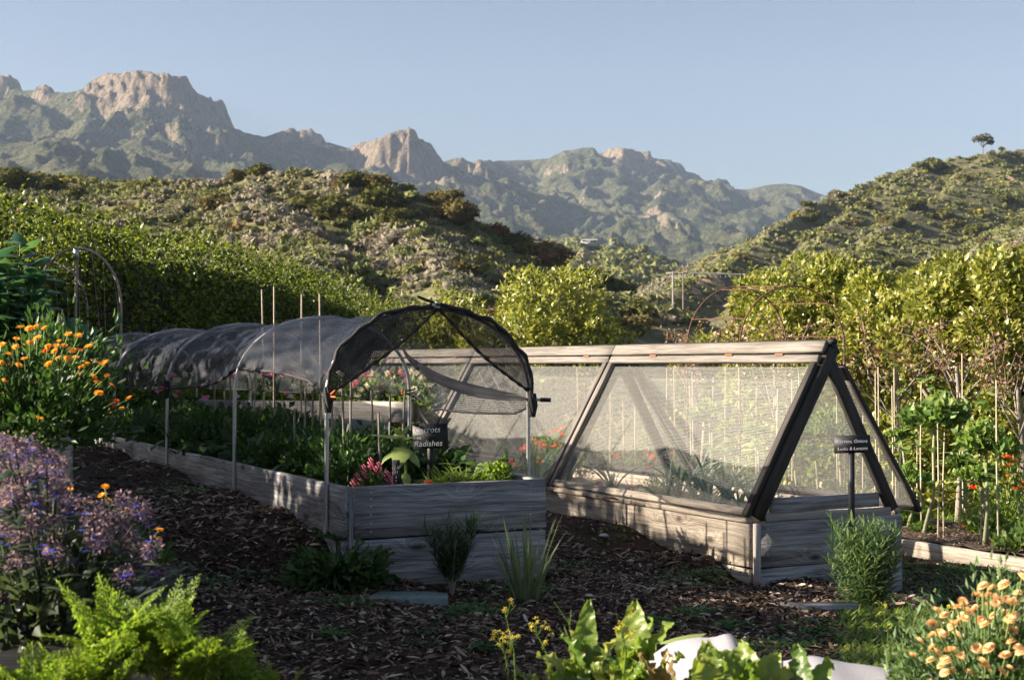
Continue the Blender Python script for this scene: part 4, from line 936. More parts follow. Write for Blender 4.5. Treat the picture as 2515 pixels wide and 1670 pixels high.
# stakes in the left bed: px top, py top, py bottom, D
ST = [(643,711,1060,13.0),(673,704,1060,12.2),(741,723,1110,11.4),(785,722,1080,10.6),(554,890,1010,12.5),(565,900,1060,11.5),(626,900,1020,12),(674,905,1045,11),(751,955,1090,9.8),(723,1004,1070,9.6),
      (816,960,1130,8.9),(840,930,1120,9.0),(862,930,1125,8.8),(912,958,1050,10),(930,1014,1140,8.8),(958,972,1130,9.2),(995,958,1130,9.0),(768,960,1060,10.4),(528,905,1040,12.8)]
for q, (a, t0, b0, D) in enumerate(ST):
    p0, p1 = at(a, t0, D), at(a+rs.uniform(-6, 8), b0, D); p1.z = min(p1.z, ZT-.02)
    m = MB(); m.tube([p1, p0.lerp(p1, .5)+Vector((rs.uniform(-.006,.006),0,0)), p0], [.009,.008,.007], 6); o = m.build('plant_stake', M['bamboo'] if q < 4 else M['stake'], None, origin=p1)
    tag(o, ['tall pale bamboo stake rising above the shade net', 'short grey plant stake inside the netted bed'][q >= 4], 'stake', ['tall bamboo stakes above the net', 'short stakes inside the netted bed'][q >= 4])

# young sunflower
D = 8.15; c0 = at(1000, 1175, D); t = thing('young_sunflower', 'young sunflower with broad pale green leaves at the front of the netted bed', 'plant', Vector((c0.x, c0.y, ZT-.06)))
base = Vector((c0.x, c0.y, ZT-.06)); top = at(985, 1075, D)
m = MB(); m.tube([base, base.lerp(top, .5)+Vector((.008,0,0)), top], [.008,.007,.006], 7); m.build('stem', M['green_stalk'], t)
heart = lambda t_: (math.sin(math.pi*min(1, t_**.62)))**.8*.98+.02 if t_ < 1 else .0
for (ang, ele, L, wd, dr, hz) in [(math.pi*1.05, .25, .165, .085, .35, 1.), (math.pi*.9, .3, .12, .07, .4, .98), (-.1, .35, .16, .07, .5, .97), (.25, .2, .12, .07, .5, .95), (-1.6, -.35, .17, .105, .55, .86), (-2.5, -.1, .14, .08, .9, .80), (-.75, -.3, .15, .085, .7, .82), (1.8, .5, .12, .07, .4, .95), (-1.9, .7, .07, .045, .3, 1.05), (.9, .8, .07, .045, .3, 1.05), (2.6, .8, .07, .04, .3, 1.05), (-1.2, -.8, .09, .05, .3, .35)]:
    m = MB(); b_ = base.lerp(top, hz); m.blades([list(b_)], ang, ele, L*1.25, wd*1.1, dr, 8, heart, .12, .05, rs.uniform(.3, 1.)); m.build('leaf', M['sun_leaf'], t, smooth=True)
# second seedling at the right end
D = 8.5; c0 = at(1245, 1185, D); base = Vector((c0.x, c0.y, ZT-.06)); t = thing('seedling', 'dark green seedling with spread leaves at the right end of the netted bed', 'plant', base); top = at(1246, 1118, D)
m = MB(); m.tube([base, top], .005, 6); m.build('stem', M['green_stalk'], t)
for (ang, ele, L, wd) in ((math.pi, .15, .085, .03), (0.1, .2, .10, .03), (1.9, .9, .08, .03), (-1.5, .3, .08, .035), (-2.4, -.5, .07, .04)):
    m = MB(); m.blades([list(top)], ang, ele, L, wd, .5, 5, oval, .15, .03, rs.rand()); m.build('leaf', M['lily'], t, smooth=True)
# other small plants of the front end
def plant(name, mesh_or_mb, mat, loc, label, cat, rz=0, sc=1., group=None, part='foliage'):
    me = mesh_or_mb.data(part, mat) if isinstance(mesh_or_mb, MB) else mesh_or_mb
    o = inst(name, me, None, loc, (0, 0, rz), sc); return tag(o, label, cat, group)
for (a, b, D, sc, lb) in [(1100,1180,8.35,1.,'feathery yellow-green seedlings in the centre of the netted bed front'),(1070,1180,8.3,.8,'wispy green seedlings beside the sunflower stem'),(1140,1180,8.5,.9,'low feathery greens right of centre in the netted bed')]:
    c0 = at(a, b, D); plant('feathery_greens', leafy(60, .12, .012, (.5,1.5), .8, .07, .02, 3, .1), M['grass'], (c0.x, c0.y, ZT-.05), lb, 'plant', 0, sc)
c0 = at(1210, 1180, 8.5); plant('lettuce_clump', bushy(330, .12, .13, .03, .028, 18, .4), M['bright_leaf'], (c0.x, c0.y, ZT-.05), 'bright yellow-green leafy clump near the right corner of the netted bed', 'plant')
for (a, b) in ((1170,1180),(1140,1165)): 
    c0 = at(a, b, 8.6); plant('pepper_seedling', leafy(9, .13, .045, (.1,.9), .7, .01, .1, 4, .08, oval), M['lily'], (c0.x, c0.y, ZT-.04), ['dark broad-leaved seedling behind the yellow-green clump','dark broad-leaved seedling right of the black sign'][a == 1140], 'plant')
# snapdragon
D = 8.0; c0 = at(915, 1180, D); base = Vector((c0.x, c0.y, ZT-.06)); t = thing('snapdragon', 'pink snapdragon blooming behind the front plank of the netted bed', 'flowering plant', base)
leafy(60, .08, .015, (.6,1.5), .3, .07, .1, 2).build('foliage', M['dark_leaf'], t, local=True)
fl = MB(); 
for k in range(10): a = k*.628; fl.blades([[0,0,0]], a, .5, .014, .013, .3, 2, oval, .2, .1)
flm = fl.data('floret', M['pink'])
for (a, b, hgt_, n) in ((910,1128,.06,9),(893,1145,.07,9),(876,1165,.05,8),(930,1138,.06,9),(951,1160,.05,8),(958,1172,.04,7),(868,1180,.03,6),(922,1150,.05,6),(885,1178,.04,6)):
    c = at(a, b, D+rs.uniform(-.06,.06)); m = MB(); m.tube([(c.x, c.y, ZT-.05), list(c)], .003, 5); m.build('stem', M['green_stalk'], t)
    for i in range(n):
        f = i/n; an = i*2.4; o = inst('flower', flm, t, c-Vector((0,0,f*hgt_))+Vector((math.cos(an), math.sin(an), 0))*.010*(.5+f)-base, (math.sin(an)*.8, math.cos(an)*.8, an), 1.15)
o = plant('orange_clay_shard', MB().tube([(0,0,0),(.045,.0,.006)], [.014,.011], 7), M['clamp_orange'], at(1042, 1184, 7.95), 'small orange-red object lying on the bed edge beside the TOMATO marker', 'garden item')

# leeks inside the A frame
leekM = [leafy(11, .42, .026, (1.0,1.5), .9, .012, .03, 7, .02, strap, fold=.35).data('leaves', M['leek']), leafy(9, .36, .024, (.9,1.5), 1.3, .012, .03, 7, .02, strap, fold=.35).data('leaves', M['leek'])]
LK = [(1505,1195,.3,'leek standing alone just right of the middle rafter foot'),(1640,1205,.35,'leek with drooping leaves left of the leek clump'),(1665,1215,.5,'short leek at the left edge of the leek clump'),(1722,1225,.4,'tall leek in the middle of the screened bed'),(1740,1238,.25,'leek in front row of the screened bed, left of two'),(1762,1245,.3,'front leek in the screened bed right of its neighbour'),(1785,1215,.6,'leek behind the front pair in the screened bed'),(1815,1245,.3,'broad leek near the right end of the screened bed'),(1700,1212,.7,'leek at the back of the central clump'),(1870,1232,.45,'rightmost leek beside the front rafter'),(1312,1180,.35,'leek behind the net hoop in the far part of the screened bed'),(1330,1190,.6,'second leek by the right leg of the nearest hoop'),(1395,1180,.5,'leek left of the middle rafter foot'),(1845,1205,.8,'leek at the back right of the screened bed')]
for q, (a, b, du, lb) in enumerate(LK):
    p = at(a, b, 9.5); u = U0+du; k_ = (a-CX)/FPX   # walk along the row u until the picture column fits
    A_ = O0 + E1*u; v = (A_.x - k_*A_.y)/(k_*E2.y - E2.x); loc = B(u, v, ZR_-.05)
    t = thing('leek', lb, 'leek', loc, q*1.1, 'leeks in the screened bed'); s = .78+.12*(q % 3)
    inst('leaves', leekM[q % 2], t, (0,0,.04), (0,0,0), s); m = MB(); m.tube([(0,0,-.02),(0,0,.1)], [.016,.012], 7); o = m.build('shank', M['green_stalk'], t, local=True)
c = B(U0+.55, 2.0, ZR_-.05); plant('carrot_plant', bushy(260, .16, .2, .05, .012, 18, .3), M['kale'], c, 'feathery carrot tops among the leeks in the screened bed', 'plant')

# ------------------------------------------------------------------ plants at the foot of the beds
p = ground(830, 1440); plant('arugula_clump', leafy(420, .15, .022, (.0,1.4), .8, .17, .10, 5, .9, oval), M['dark_leaf'], p, 'sprawling dark green toothed-leaf clump at the corner of the netted bed', 'plant', 0, 1.)
p = ground(1110, 1462); 
t = thing('spiky_shrub', 'dark narrow-leaved shrub against the front of the netted bed', 'shrub', p)
m = MB()
for k in range(20):
    a = k*2.4; ra = .05+.11*(k/19)**.5; tip = Vector((ra*math.cos(a), ra*.8*math.sin(a), rs.uniform(.28, .42))); n = 46; f = rs.uniform(.25, 1, n); P = np.outer(f, tip)
    m.blades(P, rs.uniform(0, 6.28, n), rs.uniform(.3, 1.2, n), .10, .009, .2, 2, grassp)
m.build('foliage', M['rosemary'], t, local=True)
m = MB()
for k in range(5): a = k*1.25; m.tube([(0,0,0),(.03*math.cos(a), .03*math.sin(a), .15),(.09*math.cos(a), .08*math.sin(a), .3)], [.010,.006,.004], 5)
m.build('stems', M['bark_pale'], t, local=True)
p = ground(1290, 1475); plant('iris_clump', leafy(46, .36, .017, (1.15,1.5), .25, .06, 0, 6, .02, strap, fold=.3), M['iris'], p, 'clump of upright grey-green strap leaves at the right corner of the netted bed', 'plant', .3, 1.0)
# milkweed like bush in front of the right bed
p = ground(2128, 1492); t = thing('narrow_leaf_bush', 'bushy narrow-leaved green plant in front of the right raised bed', 'shrub', p); m = MB(); ms = MB()
for k in range(48):
    a = rs.uniform(0, 6.28); rr_ = rs.uniform(.03, .22); hh = rs.uniform(.26, .50); tip = Vector((rr_*math.cos(a), rr_*.8*math.sin(a), hh)); ms.tube([(0,0,0), (tip.x*.55, tip.y*.55, hh*.55), list(tip)], [.005,.004,.002], 4)
    n = 34; f = np.linspace(.08, 1, n); P = np.stack([tip.x*f**.35, tip.y*f**.35, hh*f], 1); m.blades(P, np.arange(n)*2.4, rs.uniform(.1, .8, n)+f*.4, .085, .013, .3, 3, oval, .15)
m.build('foliage', M['lily'], t, local=True); ms.build('stems', M['green_stalk'], t, local=True)

# slabs
for (a, b, w_, d_, lb, mt) in ((1000, 1478, .40, .20, 'blue-green stone slab lying in front of the netted bed', 'slab'), (2010, 1496, .40, .13, 'grey flat board lying in front of the right raised bed', 'wood')):
    p = ground(a, b); t = MB(); X = Vector((1, -.02, 0)).normalized()
    if mt == 'slab':
        V = [(-.21,-.10,0),(.21,-.13,0),(.20,.06,0),(.10,.12,0),(-.15,.12,0)]; V = [(x, y, z) for z in (-.03, .035) for x, y, _ in V]
        t.add(V, [(0,1,6,5),(1,2,7,6),(2,3,8,7),(3,4,9,8),(4,0,5,9)]); t.f.append(np.array([[5,6,7,8,9]])); t.r.append(np.array([.5])); t.h.append(np.array([0.]))
    else: t.box((0,0,.005), (w_, d_, .05))
    o = t.build('stepping_slab', M[mt], None, local=True); o.location = p; tag(o, lb, 'slab')

# ------------------------------------------------------------------ mulch chips, weeds
def chips(n, xr, yr, Lr, seed, name, mask=None):
    r = np.random.RandomState(seed); y = r.uniform(*yr, n); x = r.uniform(xr[0], xr[1], n)*1.0
    u, v = uv_of(x, y); inside = ((u > -.0) & (u < 1.22) & (v > 0)) | ((u > U0-.02) & (u < U1+.02) & (v > 0)) | (np.abs(x) > .40*y+.6)
    x, y = x[~inside], y[~inside]; n = len(x); z = zg(x, y)
    L = np.clip(r.gamma(1.7, Lr/1.8, n), 0, Lr*4)+.006; Wd = L*r.uniform(.12, .45, n); Wd = np.clip(Wd, .003, .016); az = r.uniform(0, 6.28, n); el = r.normal(size=n)*.28; rl = r.normal(size=n)*.5
    D_ = np.stack([np.cos(el)*np.cos(az), np.cos(el)*np.sin(az), np.sin(el)], 1); S = np.stack([-np.sin(az)*np.cos(rl), np.cos(az)*np.cos(rl), np.sin(rl)], 1)
    N = np.cross(D_, S); P = np.stack([x, y, z+r.uniform(.0, .014, n)], 1); th = np.clip(Wd*.3, .001, .004)
    a = P-D_*L[:,None]/2; b = P+D_*L[:,None]/2; sw = S*Wd[:,None]/2; nn = N*th[:,None]
    V = np.stack([a-sw*.6, b-sw*.5, b+sw*.7, a+sw*.5, a*.5+b*.5-sw*1.1+nn, a*.5+b*.5+sw*1.1+nn], 1).reshape(-1, 3); i = np.arange(n)*6
    F_ = np.concatenate([np.stack([i, i+4, i+5, i+3], 1), np.stack([i+4, i+1, i+2, i+5], 1)]); mb = MB(); rn = r.rand(n)**1.6; mb.add(V, F_, np.tile(rn, 2)); o = mb.build(name, M['chip']); return tag(o, 'shredded bark mulch spread over the paths', 'mulch', kind='stuff')
def chipmat():
    m, n, l, out = newmat('bark_chip'); a = attr(n, 'rnd'); c = ramp(n, l, a.outputs['Fac'], [(0, (.022,.015,.011)), (.28, (.085,.055,.036)), (.58, (.21,.14,.095)), (.88, (.36,.27,.20)), (1, (.50,.44,.38))]).outputs[0]
    p = n.new('ShaderNodeBsdfPrincipled'); l.new(c, p.inputs[0]); p.inputs['Roughness'].default_value = .85; p.inputs['Specular IOR Level'].default_value = .2; l.new(p.outputs[0], out.inputs[0]); return m
M['chip'] = chipmat()
chips(80000, (-3.2, 3.9), (5.0, 9.6), .026, 1, 'bark_mulch'); chips(22000, (-4.6, 6.0), (9.3, 16), .042, 2, 'bark_mulch')
# green weeds sprinkled through the mulch
m = MB()
W_ = [(530,1150,18,22,26),(505,1165,20,16,16),(790,1300,14,20,14),(1160,1500,60,14,50),(1280,1450,90,20,40),(1700,1420,90,22,60),(1760,1400,60,14,30),(760,1440,90,16,30),(640,1380,60,20,24),(850,1480,60,10,25),(480,1200,90,18,50),(560,1170,60,10,30),(2350,1400,130,25,160),(2300,1450,110,25,90),(2450,1440,80,30,120),(1610,1530,30,12,40),(1700,1505,40,8,30),(1180,1590,20,8,15),(810,1560,25,10,15),(1800,1540,30,10,20),(2120,1500,60,20,60),(1900,1590,70,15,20),(1400,1395,60,15,20),(1660,1340,30,6,12),(2000,1560,120,30,40),(830,1320,40,12,20),(470,1420,80,40,30),(1030,1560,120,40,12),(1500,1320,100,20,14)]
for (a, b, ra, rb_, n) in W_:
    for _ in range(int(n*1.5)):
        p = ground(a+rs.normal()*ra*.6, b+rs.normal()*rb_*.6); k = rs.randint(5, 12); az = rs.uniform(0, 6.28, k)
        m.blades(np.tile(np.array(p)+[0,0,.005], (k, 1)) + rs.normal(size=(k, 3))*[.02,.02,.004], az, rs.uniform(.2, 1.1, k), rs.uniform(.02, .05, k), rs.uniform(.012, .022, k), .6, 2, spoon)
tag(m.build('ground_cover', M['weed']), 'low green weeds sprouting through the bark mulch', 'weeds', kind='stuff')
for (a, b, w_, lb) in ((668,1310,.06,'pale whitish stone on the mulch left of the netted bed'),(1482,1318,.05,'white stone on the mulch in front of the right bed side'),(1548,1380,.05,'small pale grey stone on the mulch between the beds'),(545,1390,.03,'small pale pebble on the mulch path at the left')):
    p = ground(a, b); m = MB(); m.ball((0,0,.008), w_*.5, 8, .5); m.v[0] = m.v[0] + rs.normal(size=m.v[0].shape)*w_*.05; m.v[0][:, 0] *= 1.5; o = m.build('pale_stone', M['stone'], None, local=True); o.location = p; o.rotation_euler = (0, 0, rs.rand()*3); tag(o, lb, 'stone')
p = ground(2330, 1500); plant('broad_leaf_plant', leafy(9, .16, .13, (.2,1.1), .8, .03, .02, 6, .12, oval), M['dark_leaf'], p, 'dark broad round-leaved plant in the shade behind the apricot flowers', 'plant')
p = ground(2470, 1460); plant('broad_leaf_plant', leafy(7, .12, .09, (.2,1.1), .8, .03, .02, 6, .12, oval), M['dark_leaf'], p, 'smaller round-leaved plant near the right edge beside the plank bed', 'plant')
# grassy weeds lower right
m = MB(); n = 5200; PX = np.concatenate([rs.uniform(2060, 2330, n//2), rs.normal(size=n//2)*70+2190]); PY = rs.uniform(1520, 1720, n)
D0 = 1.40*FPX/(PY-HY); X = (PX-CX)/FPX*D0; P = np.stack([X, D0, zg(X, D0)], 1)
m.blades(P, rs.uniform(0, 6.28, n), rs.uniform(.1, 1.3, n), rs.uniform(.03, .09, n), rs.uniform(.006, .016, n), .7, 3, oval)
tag(m.build('weedy_grass', M['grass']), 'patch of weedy grass beside the apricot flowers', 'grass', kind='stuff')

# ------------------------------------------------------------------ foreground chard, mustard, cloth, carrot tops
def chard_leaf(mb, base, az, el, L, wd, dr, wave=.22): mb.ruffled(list(base), az, el, L, wd, dr, rs.uniform(.12, .26), rs.normal()*.6, seed=rs.randint(9999), rnd=rs.rand())
CHD = [ # px, py tip, leaf len, D, label, red share
 (1440, 1690, .30, 4.3, 'leafy chard at the left of the foreground row', [(1.5,1.5,.34,.09),(1.9,1.2,.26,.09),(.6,1.2,.26,.09),(3.0,.8,.24,.09),(-.5,.8,.22,.10),(-1.6,.9,.2,.09),(2.6,1.3,.24,.08),(-2.4,.7,.2,.10)], 0),
 (1545, 1700, .30, 4.2, 'tall ruffled chard second from the left in the foreground row', [(1.5,1.45,.34,.13),(.3,1.25,.3,.12),(2.8,1.1,.26,.11),(-.6,.9,.24,.12),(-1.6,.8,.22,.1),(1.0,1.3,.3,.11),(-2.3,.8,.22,.1)], 0),
 (1650, 1720, .24, 4.1, 'chard with reddish brown leaves in front of the white cloth', [(1.5,1.4,.24,.09),(.3,1.0,.26,.07),(2.6,1.2,.24,.08),(-1.0,.7,.2,.09),(-2.2,.9,.2,.08)], .8),
 (1755, 1740, .24, 4.0, 'chard with glossy rounded leaf against the white cloth', [(1.7,1.35,.28,.14),(.0,.9,.24,.12),(3.0,1.0,.2,.09),(-1.4,.8,.2,.1)], 0),
 (1850, 1720, .26, 4.0, 'ruffled yellow-green chard in front of the cloth fold', [(1.6,1.4,.27,.12),(2.5,1.2,.26,.11),(.6,1.2,.24,.11),(-1,.8,.2,.1),(-2.2,.8,.2,.1)], .1),
 (1970, 1740, .26, 4.0, 'red-brown and green chard at the right end of the row', [(1.5,1.45,.28,.10),(2.4,1.2,.24,.11),(.5,1.15,.26,.12),(-1,.8,.2,.12)], .4),
 (1350, 1740, .22, 4.2, 'low chard clump at the bottom centre edge', [(1.5,1.2,.2,.08),(2.8,.9,.2,.09),(.2,.9,.2,.09),(-1.4,.7,.2,.08)], 0)]
for (a, b, Lb, D, lb, LV_, rd) in CHD:
    c = at(a, b+(-8 if a < 1600 else 22), D); base = Vector((c.x, c.y, c.z-.02)); g0 = Vector((c.x, c.y, gz(c.x, c.y))); t = thing('chard_plant', lb, 'chard', g0)
    m = MB(); m.tube([g0, g0.lerp(base, .6), base+Vector((0,0,.03))], [.02,.016,.012], 7); m.build('crown_stalk', M['green_stalk'], t)
    for rep in range(3):
        for (az, el, L, wd) in LV_:
            if D < 4.15 and rep == 2: continue
            az2, el2, L2 = az+rs.normal()*.4*rep, min(1.5, el+rs.normal()*.15*rep), L*(.82 if rep == 0 else rs.uniform(.4, .72)); wd = wd*(.8 if rep == 0 else .62); mb = MB(); chard_leaf(mb, base+Vector((rs.normal()*.015, rs.normal()*.015, 0)), az2, el2, L2*1.0, wd*1.0, .45+.3*rs.rand(), .16)
            lf = mb.build('leaf', M['chard_red'] if rs.rand() < rd else M['chard'], t, smooth=True); 
            d = Vector((math.cos(az2)*math.cos(el2), math.sin(az2)*math.cos(el2), math.sin(el2))); ms = MB(); ms.tube([base, base+d*L2*.25, base+d*L2*.45], [.006,.005,.002], 5); ms.build('leaf_stalk', M['red_stalk'] if rs.rand() < .35 else M['green_stalk'], t)
# mustard stems with yellow flowers
for q, (a, b, tx, ty, D, lb) in enumerate([(1268,1700,1240,1500,4.9,'yellow-flowered mustard stem leaning left at the bottom centre'),(1370,1700,1310,1535,4.8,'yellow-flowered mustard stem left of the chard'),(1245,1720,1235,1575,4.8,'short mustard sprig with yellow buds'),(1410,1680,1395,1515,4.6,'bare pale seed stem beside the leftmost chard'),(1530,1680,1525,1530,4.1,'thin pale flower stem in front of the tall chard'),(2330,1600,2320,1495,6.3,'weedy stem with tiny yellow flowers beside the apricot flowers'),(2180,1600,2170,1500,6.6,'wispy yellow-flowered weed in front of the narrow-leaved bush')]):
    p0, p1 = at(a, b, D), at(tx, ty, D); p0.z = gz(p0.x, p0.y) if D > 6 else p0.z; t = thing('mustard_stem', lb, 'weed', p0); m = MB(); m.tube([p0, p0.lerp(p1, .5)+Vector((.012,0,0)), p1], [.004,.003,.0015], 5); tips = [p1]
    for k in range(7):
        f = rs.uniform(.45, .95); s_ = p0.lerp(p1, f); e = s_ + Vector((rs.normal()*.03, rs.normal()*.02, rs.uniform(.02,.07))); m.tube([s_, e], [.0015,.001], 4); tips.append(e)
    m.build('stem', M['grass'], t)
    if q != 3:
        for e in tips[:6]:
            for k in range(3): put_flower('yel', e+Vector((rs.normal()*.006, rs.normal()*.006, rs.normal()*.006))-p0, t, None, .8)
# white cloth row cover
nu, nv = 70, 26; P = np.zeros((nv, nu, 3)); U = np.zeros((nv, nu, 2))
top_px = [1560,1640,1720,1790,1880,1990,2100,2250,2380,2515,2700,2900]; top_py = [1630,1580,1560,1562,1622,1612,1625,1650,1640,1690,1760,1800]
for j in range(nu):
    a = 1560+1340*j/(nu-1); ty = np.interp(a, top_px, top_py); D0 = 4.75-.45*(a-1560)/1340; tp = at(a, ty, D0)
    if 1760 < a < 1800: pass
    for i in range(nv):
        f = i/(nv-1); s_ = (f-.35)/.65
        if f < .35: g = f/.35; y = D0+.35*(1-g)**1.3; z = tp.z - .35*(1-g)**1.5
        else: y = D0-.75*s_; z = tp.z-.30*s_**1.3
        xx = (a-CX)/FPX*D0; z += .004*math.sin(xx*13+f*4)+.003*math.sin(xx*31-f*9); z += .018*math.exp(-((a-1785)/30)**2)*math.exp(-((f-.38)/.2)**2)
        P[i, j] = (xx, y, max(z, gz(xx, y)+.01) if i in (0, nv-1) else z); U[i, j] = (xx, f)
o = uvgrid('row_cover', P, U, M['white_cloth']); tag(o, 'white fabric row cover humped over plants at the bottom right', 'row cover')
# broad leaf beside the cloth
p0 = at(1660, 1580, 5.0); plant('squash_leaf', MB().blades([[0,0,0]], .1, .35, .17, .07, .35, 8, oval, .15, .05, .8), M['sun_leaf'], at(1620, 1578, 5.0), 'single broad pale leaf rising beside the white cloth', 'leaf')
# carrot tops / fern fronds lower left
def frond(mb, base, az, el, L, wd, dr, n=15):
    ts = np.linspace(.18, 1, n); p = np.array(base, float); prev = 0; spine = [p.copy()]
    for t_ in ts:
        e = el - dr*t_; d = np.array([math.cos(e)*math.cos(az), math.cos(e)*math.sin(az), math.sin(e)]); p = p + d*L*(t_-prev); prev = t_; spine.append(p.copy())
        sd_ = np.array([-math.sin(az), math.cos(az), 0]); k = wd*((1-t_)**.75)*rs.uniform(.75, 1.2)+.006
        for sg in (-1, 1):
            dd = d*.62+sd_*sg*.8; dd /= np.linalg.norm(dd); nrm = np.cross(d, sd_); kk_ = 7
            q_ = np.linspace(.15, 1, kk_); P = p + dd*(k*q_)[:, None]
            for s2 in (-1, 1):
                D2 = dd + (d*s2*.9*sg) + nrm*rs.normal()*.25; mb.cards(P, np.tile(D2, (kk_, 1)) + rs.normal(size=(kk_, 3))*.35, np.tile(nrm, (kk_, 1))+rs.normal(size=(kk_, 3))*.3, k*rs.uniform(.3, .6, kk_)*(1.15-q_*.5), k*.16, rs.uniform(.2, 1, kk_))
    mb.tube(spine[::3]+[spine[-1]], .0018, 4, False, .8)
FR = [ # px, py of base, D, label, height scale
 (390,1760,3.9,'tall bright feathery carrot tops in the middle of the lower left'),(270,1760,3.8,'feathery carrot tops at the lower left beside the borage'),(470,1800,3.8,'sunlit feathery carrot top at the right of the fronds'),(560,1860,3.9,'low feathery carrot tops near the bottom edge'),(200,1860,3.7,'shaded carrot tops at the bottom left'),(650,1930,3.9,'rightmost low feathery fronds at the bottom edge'),(100,1880,3.6,'dark carrot foliage in the bottom left corner')]
for q, (a, b, D, lb) in enumerate(FR):
    c = at(a, b-110, D); g0 = Vector((c.x, c.y, c.z)); t = thing('carrot_plant', lb, 'carrot plant', g0)
    for k in range(14):
        az = rs.uniform(0, 6.28); m = MB(); frond(m, g0+Vector((rs.normal()*.03, rs.normal()*.03, 0)), az, rs.uniform(.8, 1.5), rs.uniform(.17, .30)*(1 if q < 3 else .85), rs.uniform(.055, .085), rs.uniform(.2, .7)); m.build('frond', M['bright_leaf'], t)

# ------------------------------------------------------------------ left borders: raised beds, borage, calendula, broad beans
lb_ = thing('raised_bed', 'tall grey plank bed at the left edge holding orange calendula', 'raised bed', at(170, 1240, 5.8))
pR = at(170, 1073, 5.8); zt = pR.z
for j in range(3):
    zc = zt-PH_/2-j*(PH_+.006); a = Vector((pR.x, pR.y, zc)); plank('plank', a-Vector(E1.to_3d())*1.5, a, PH_, .04, M['wood_pale'], lb_)
    plank('plank', a+E2v*.03, a+E2v*3.6, PH_, .04, M['wood'], lb_)
m = MB(); c_ = [Vector((pR.x,pR.y,zt-.05))-E1.to_3d()*1.5, Vector((pR.x,pR.y,zt-.05)), Vector((pR.x,pR.y,zt-.05))+E2v*3.6, Vector((pR.x,pR.y,zt-.05))-E1.to_3d()*1.5+E2v*3.6]; m.add([list(v) for v in c_], [(0,1,2,3)]); m.build('soil', M['soil'], lb_)
l2 = thing('raised_bed', 'low grey plank bed end among the carrot tops at the lower left', 'raised bed', at(395, 1490, 4.8)); pR2 = at(395, 1458, 4.8)
plank('top_board', pR2-Vector((.9,.12,0)), pR2, .10, .04, M['wood_pale'], l2, up=(0,1,0))
for j in range(2): a = Vector((pR2.x-.01, pR2.y-.035, pR2.z-.165-j*.288)); plank('plank', a-Vector((.9,.12,0)), a, PH_, .036, M['wood_pale'], l2)

def flowering(name, label, cat, base, rx, rz, nleaf, L, Wd, leafm, kinds, nfl, sc=1., stem=.0, pts=None, up=.5, seed=0):
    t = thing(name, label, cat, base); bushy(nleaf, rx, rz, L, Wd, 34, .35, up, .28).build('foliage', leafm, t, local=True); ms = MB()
    P = pts if pts is not None else []
    if pts is None:
        for _ in range(nfl):
            a = rs.uniform(0, 6.28); e = rs.uniform(.05, 1.4); k = rs.uniform(.92, 1.15); P.append(Vector((math.cos(a)*math.cos(e)*rx*k, math.sin(a)*math.cos(e)*rx*k, math.sin(e)*rz*k)))
    for p in P:
        ms.tube([Vector(p)*.86, p], .0025, 4, False); kd = kinds[rs.randint(len(kinds))]; put_flower(kd, p, t, None, sc*rs.uniform(.8, 1.2))
    ms.build('stems', M['green_stalk'], t, local=True); return t
# calendula in the left bed; flowers where the photo has them
D = 6.0; base = at(80, 1075, D); base.z = zt-.05
FP = [(50,803),(72,808),(88,802),(110,808),(168,820),(192,828),(40,835),(92,832),(4,848),(37,850),(73,844),(118,850),(145,840),(138,850),(158,848),(219,852),(40,853),(112,862),(135,865),(196,860),(177,862),(143,880),(164,883),(185,882),(121,897),(4,893),(45,900),(230,890),(246,893),(259,893),(200,900),(212,898),(198,918),(263,925),(229,928),(240,938),(10,938),(12,966),(275,945),(286,985),(243,965),(298,1003),(95,1028),(180,860),(318,980),(60,880),(20,870)]
pts = [at(a, b, D+rs.uniform(-.5, -.1)) - base for a, b in FP]
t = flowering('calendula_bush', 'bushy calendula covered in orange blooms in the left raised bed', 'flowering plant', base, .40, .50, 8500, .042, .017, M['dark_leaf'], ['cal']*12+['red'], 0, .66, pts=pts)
base2 = at(-60, 1075, 6.0); base2.z = zt-.05
flowering('calendula_bush', 'calendula foliage with a few blooms at the left frame edge', 'flowering plant', base2, .30, .42, 1500, .055, .018, M['dark_leaf'], ['cal'], 10, .85)
base3 = at(200, 1075, 6.4); base3.z = zt-.05
flowering('calendula_bush', 'calendula with red-orange blooms overhanging the net tunnel end', 'flowering plant', base3, .17, .22, 900, .05, .016, M['dark_leaf'], ['red','cal'], 8, .8)
# broad bean plant
D = 6.7; base = at(20, 1080, D); t = thing('broad_bean_plant', 'dark broad-leaved bean plant towering at the left frame edge', 'plant', base); m = MB(); ms = MB()
for k in range(22):
    a = at(rs.uniform(-120, 105), rs.uniform(595, 800), D+rs.uniform(-.3,.3)) - base; ms.tube([(rs.normal()*.05, rs.normal()*.05, 0), (a.x*.7, a.y*.7, a.z*.5), list(a)], [.008,.006,.003], 5)
    n = 26; f = np.linspace(.45, 1, n); P = np.stack([a.x*(.3+.7*f), a.y*(.3+.7*f), a.z*f], 1); m.blades(P, np.arange(n)*2.4+k, rs.uniform(.0, .9, n), rs.uniform(.10, .16, n), rs.uniform(.055, .08, n), .5, 4, oval, .15, .06)
m.build('foliage', M['broad_leaf'], t, local=True, smooth=True); ms.build('stems', M['green_stalk'], t, local=True)
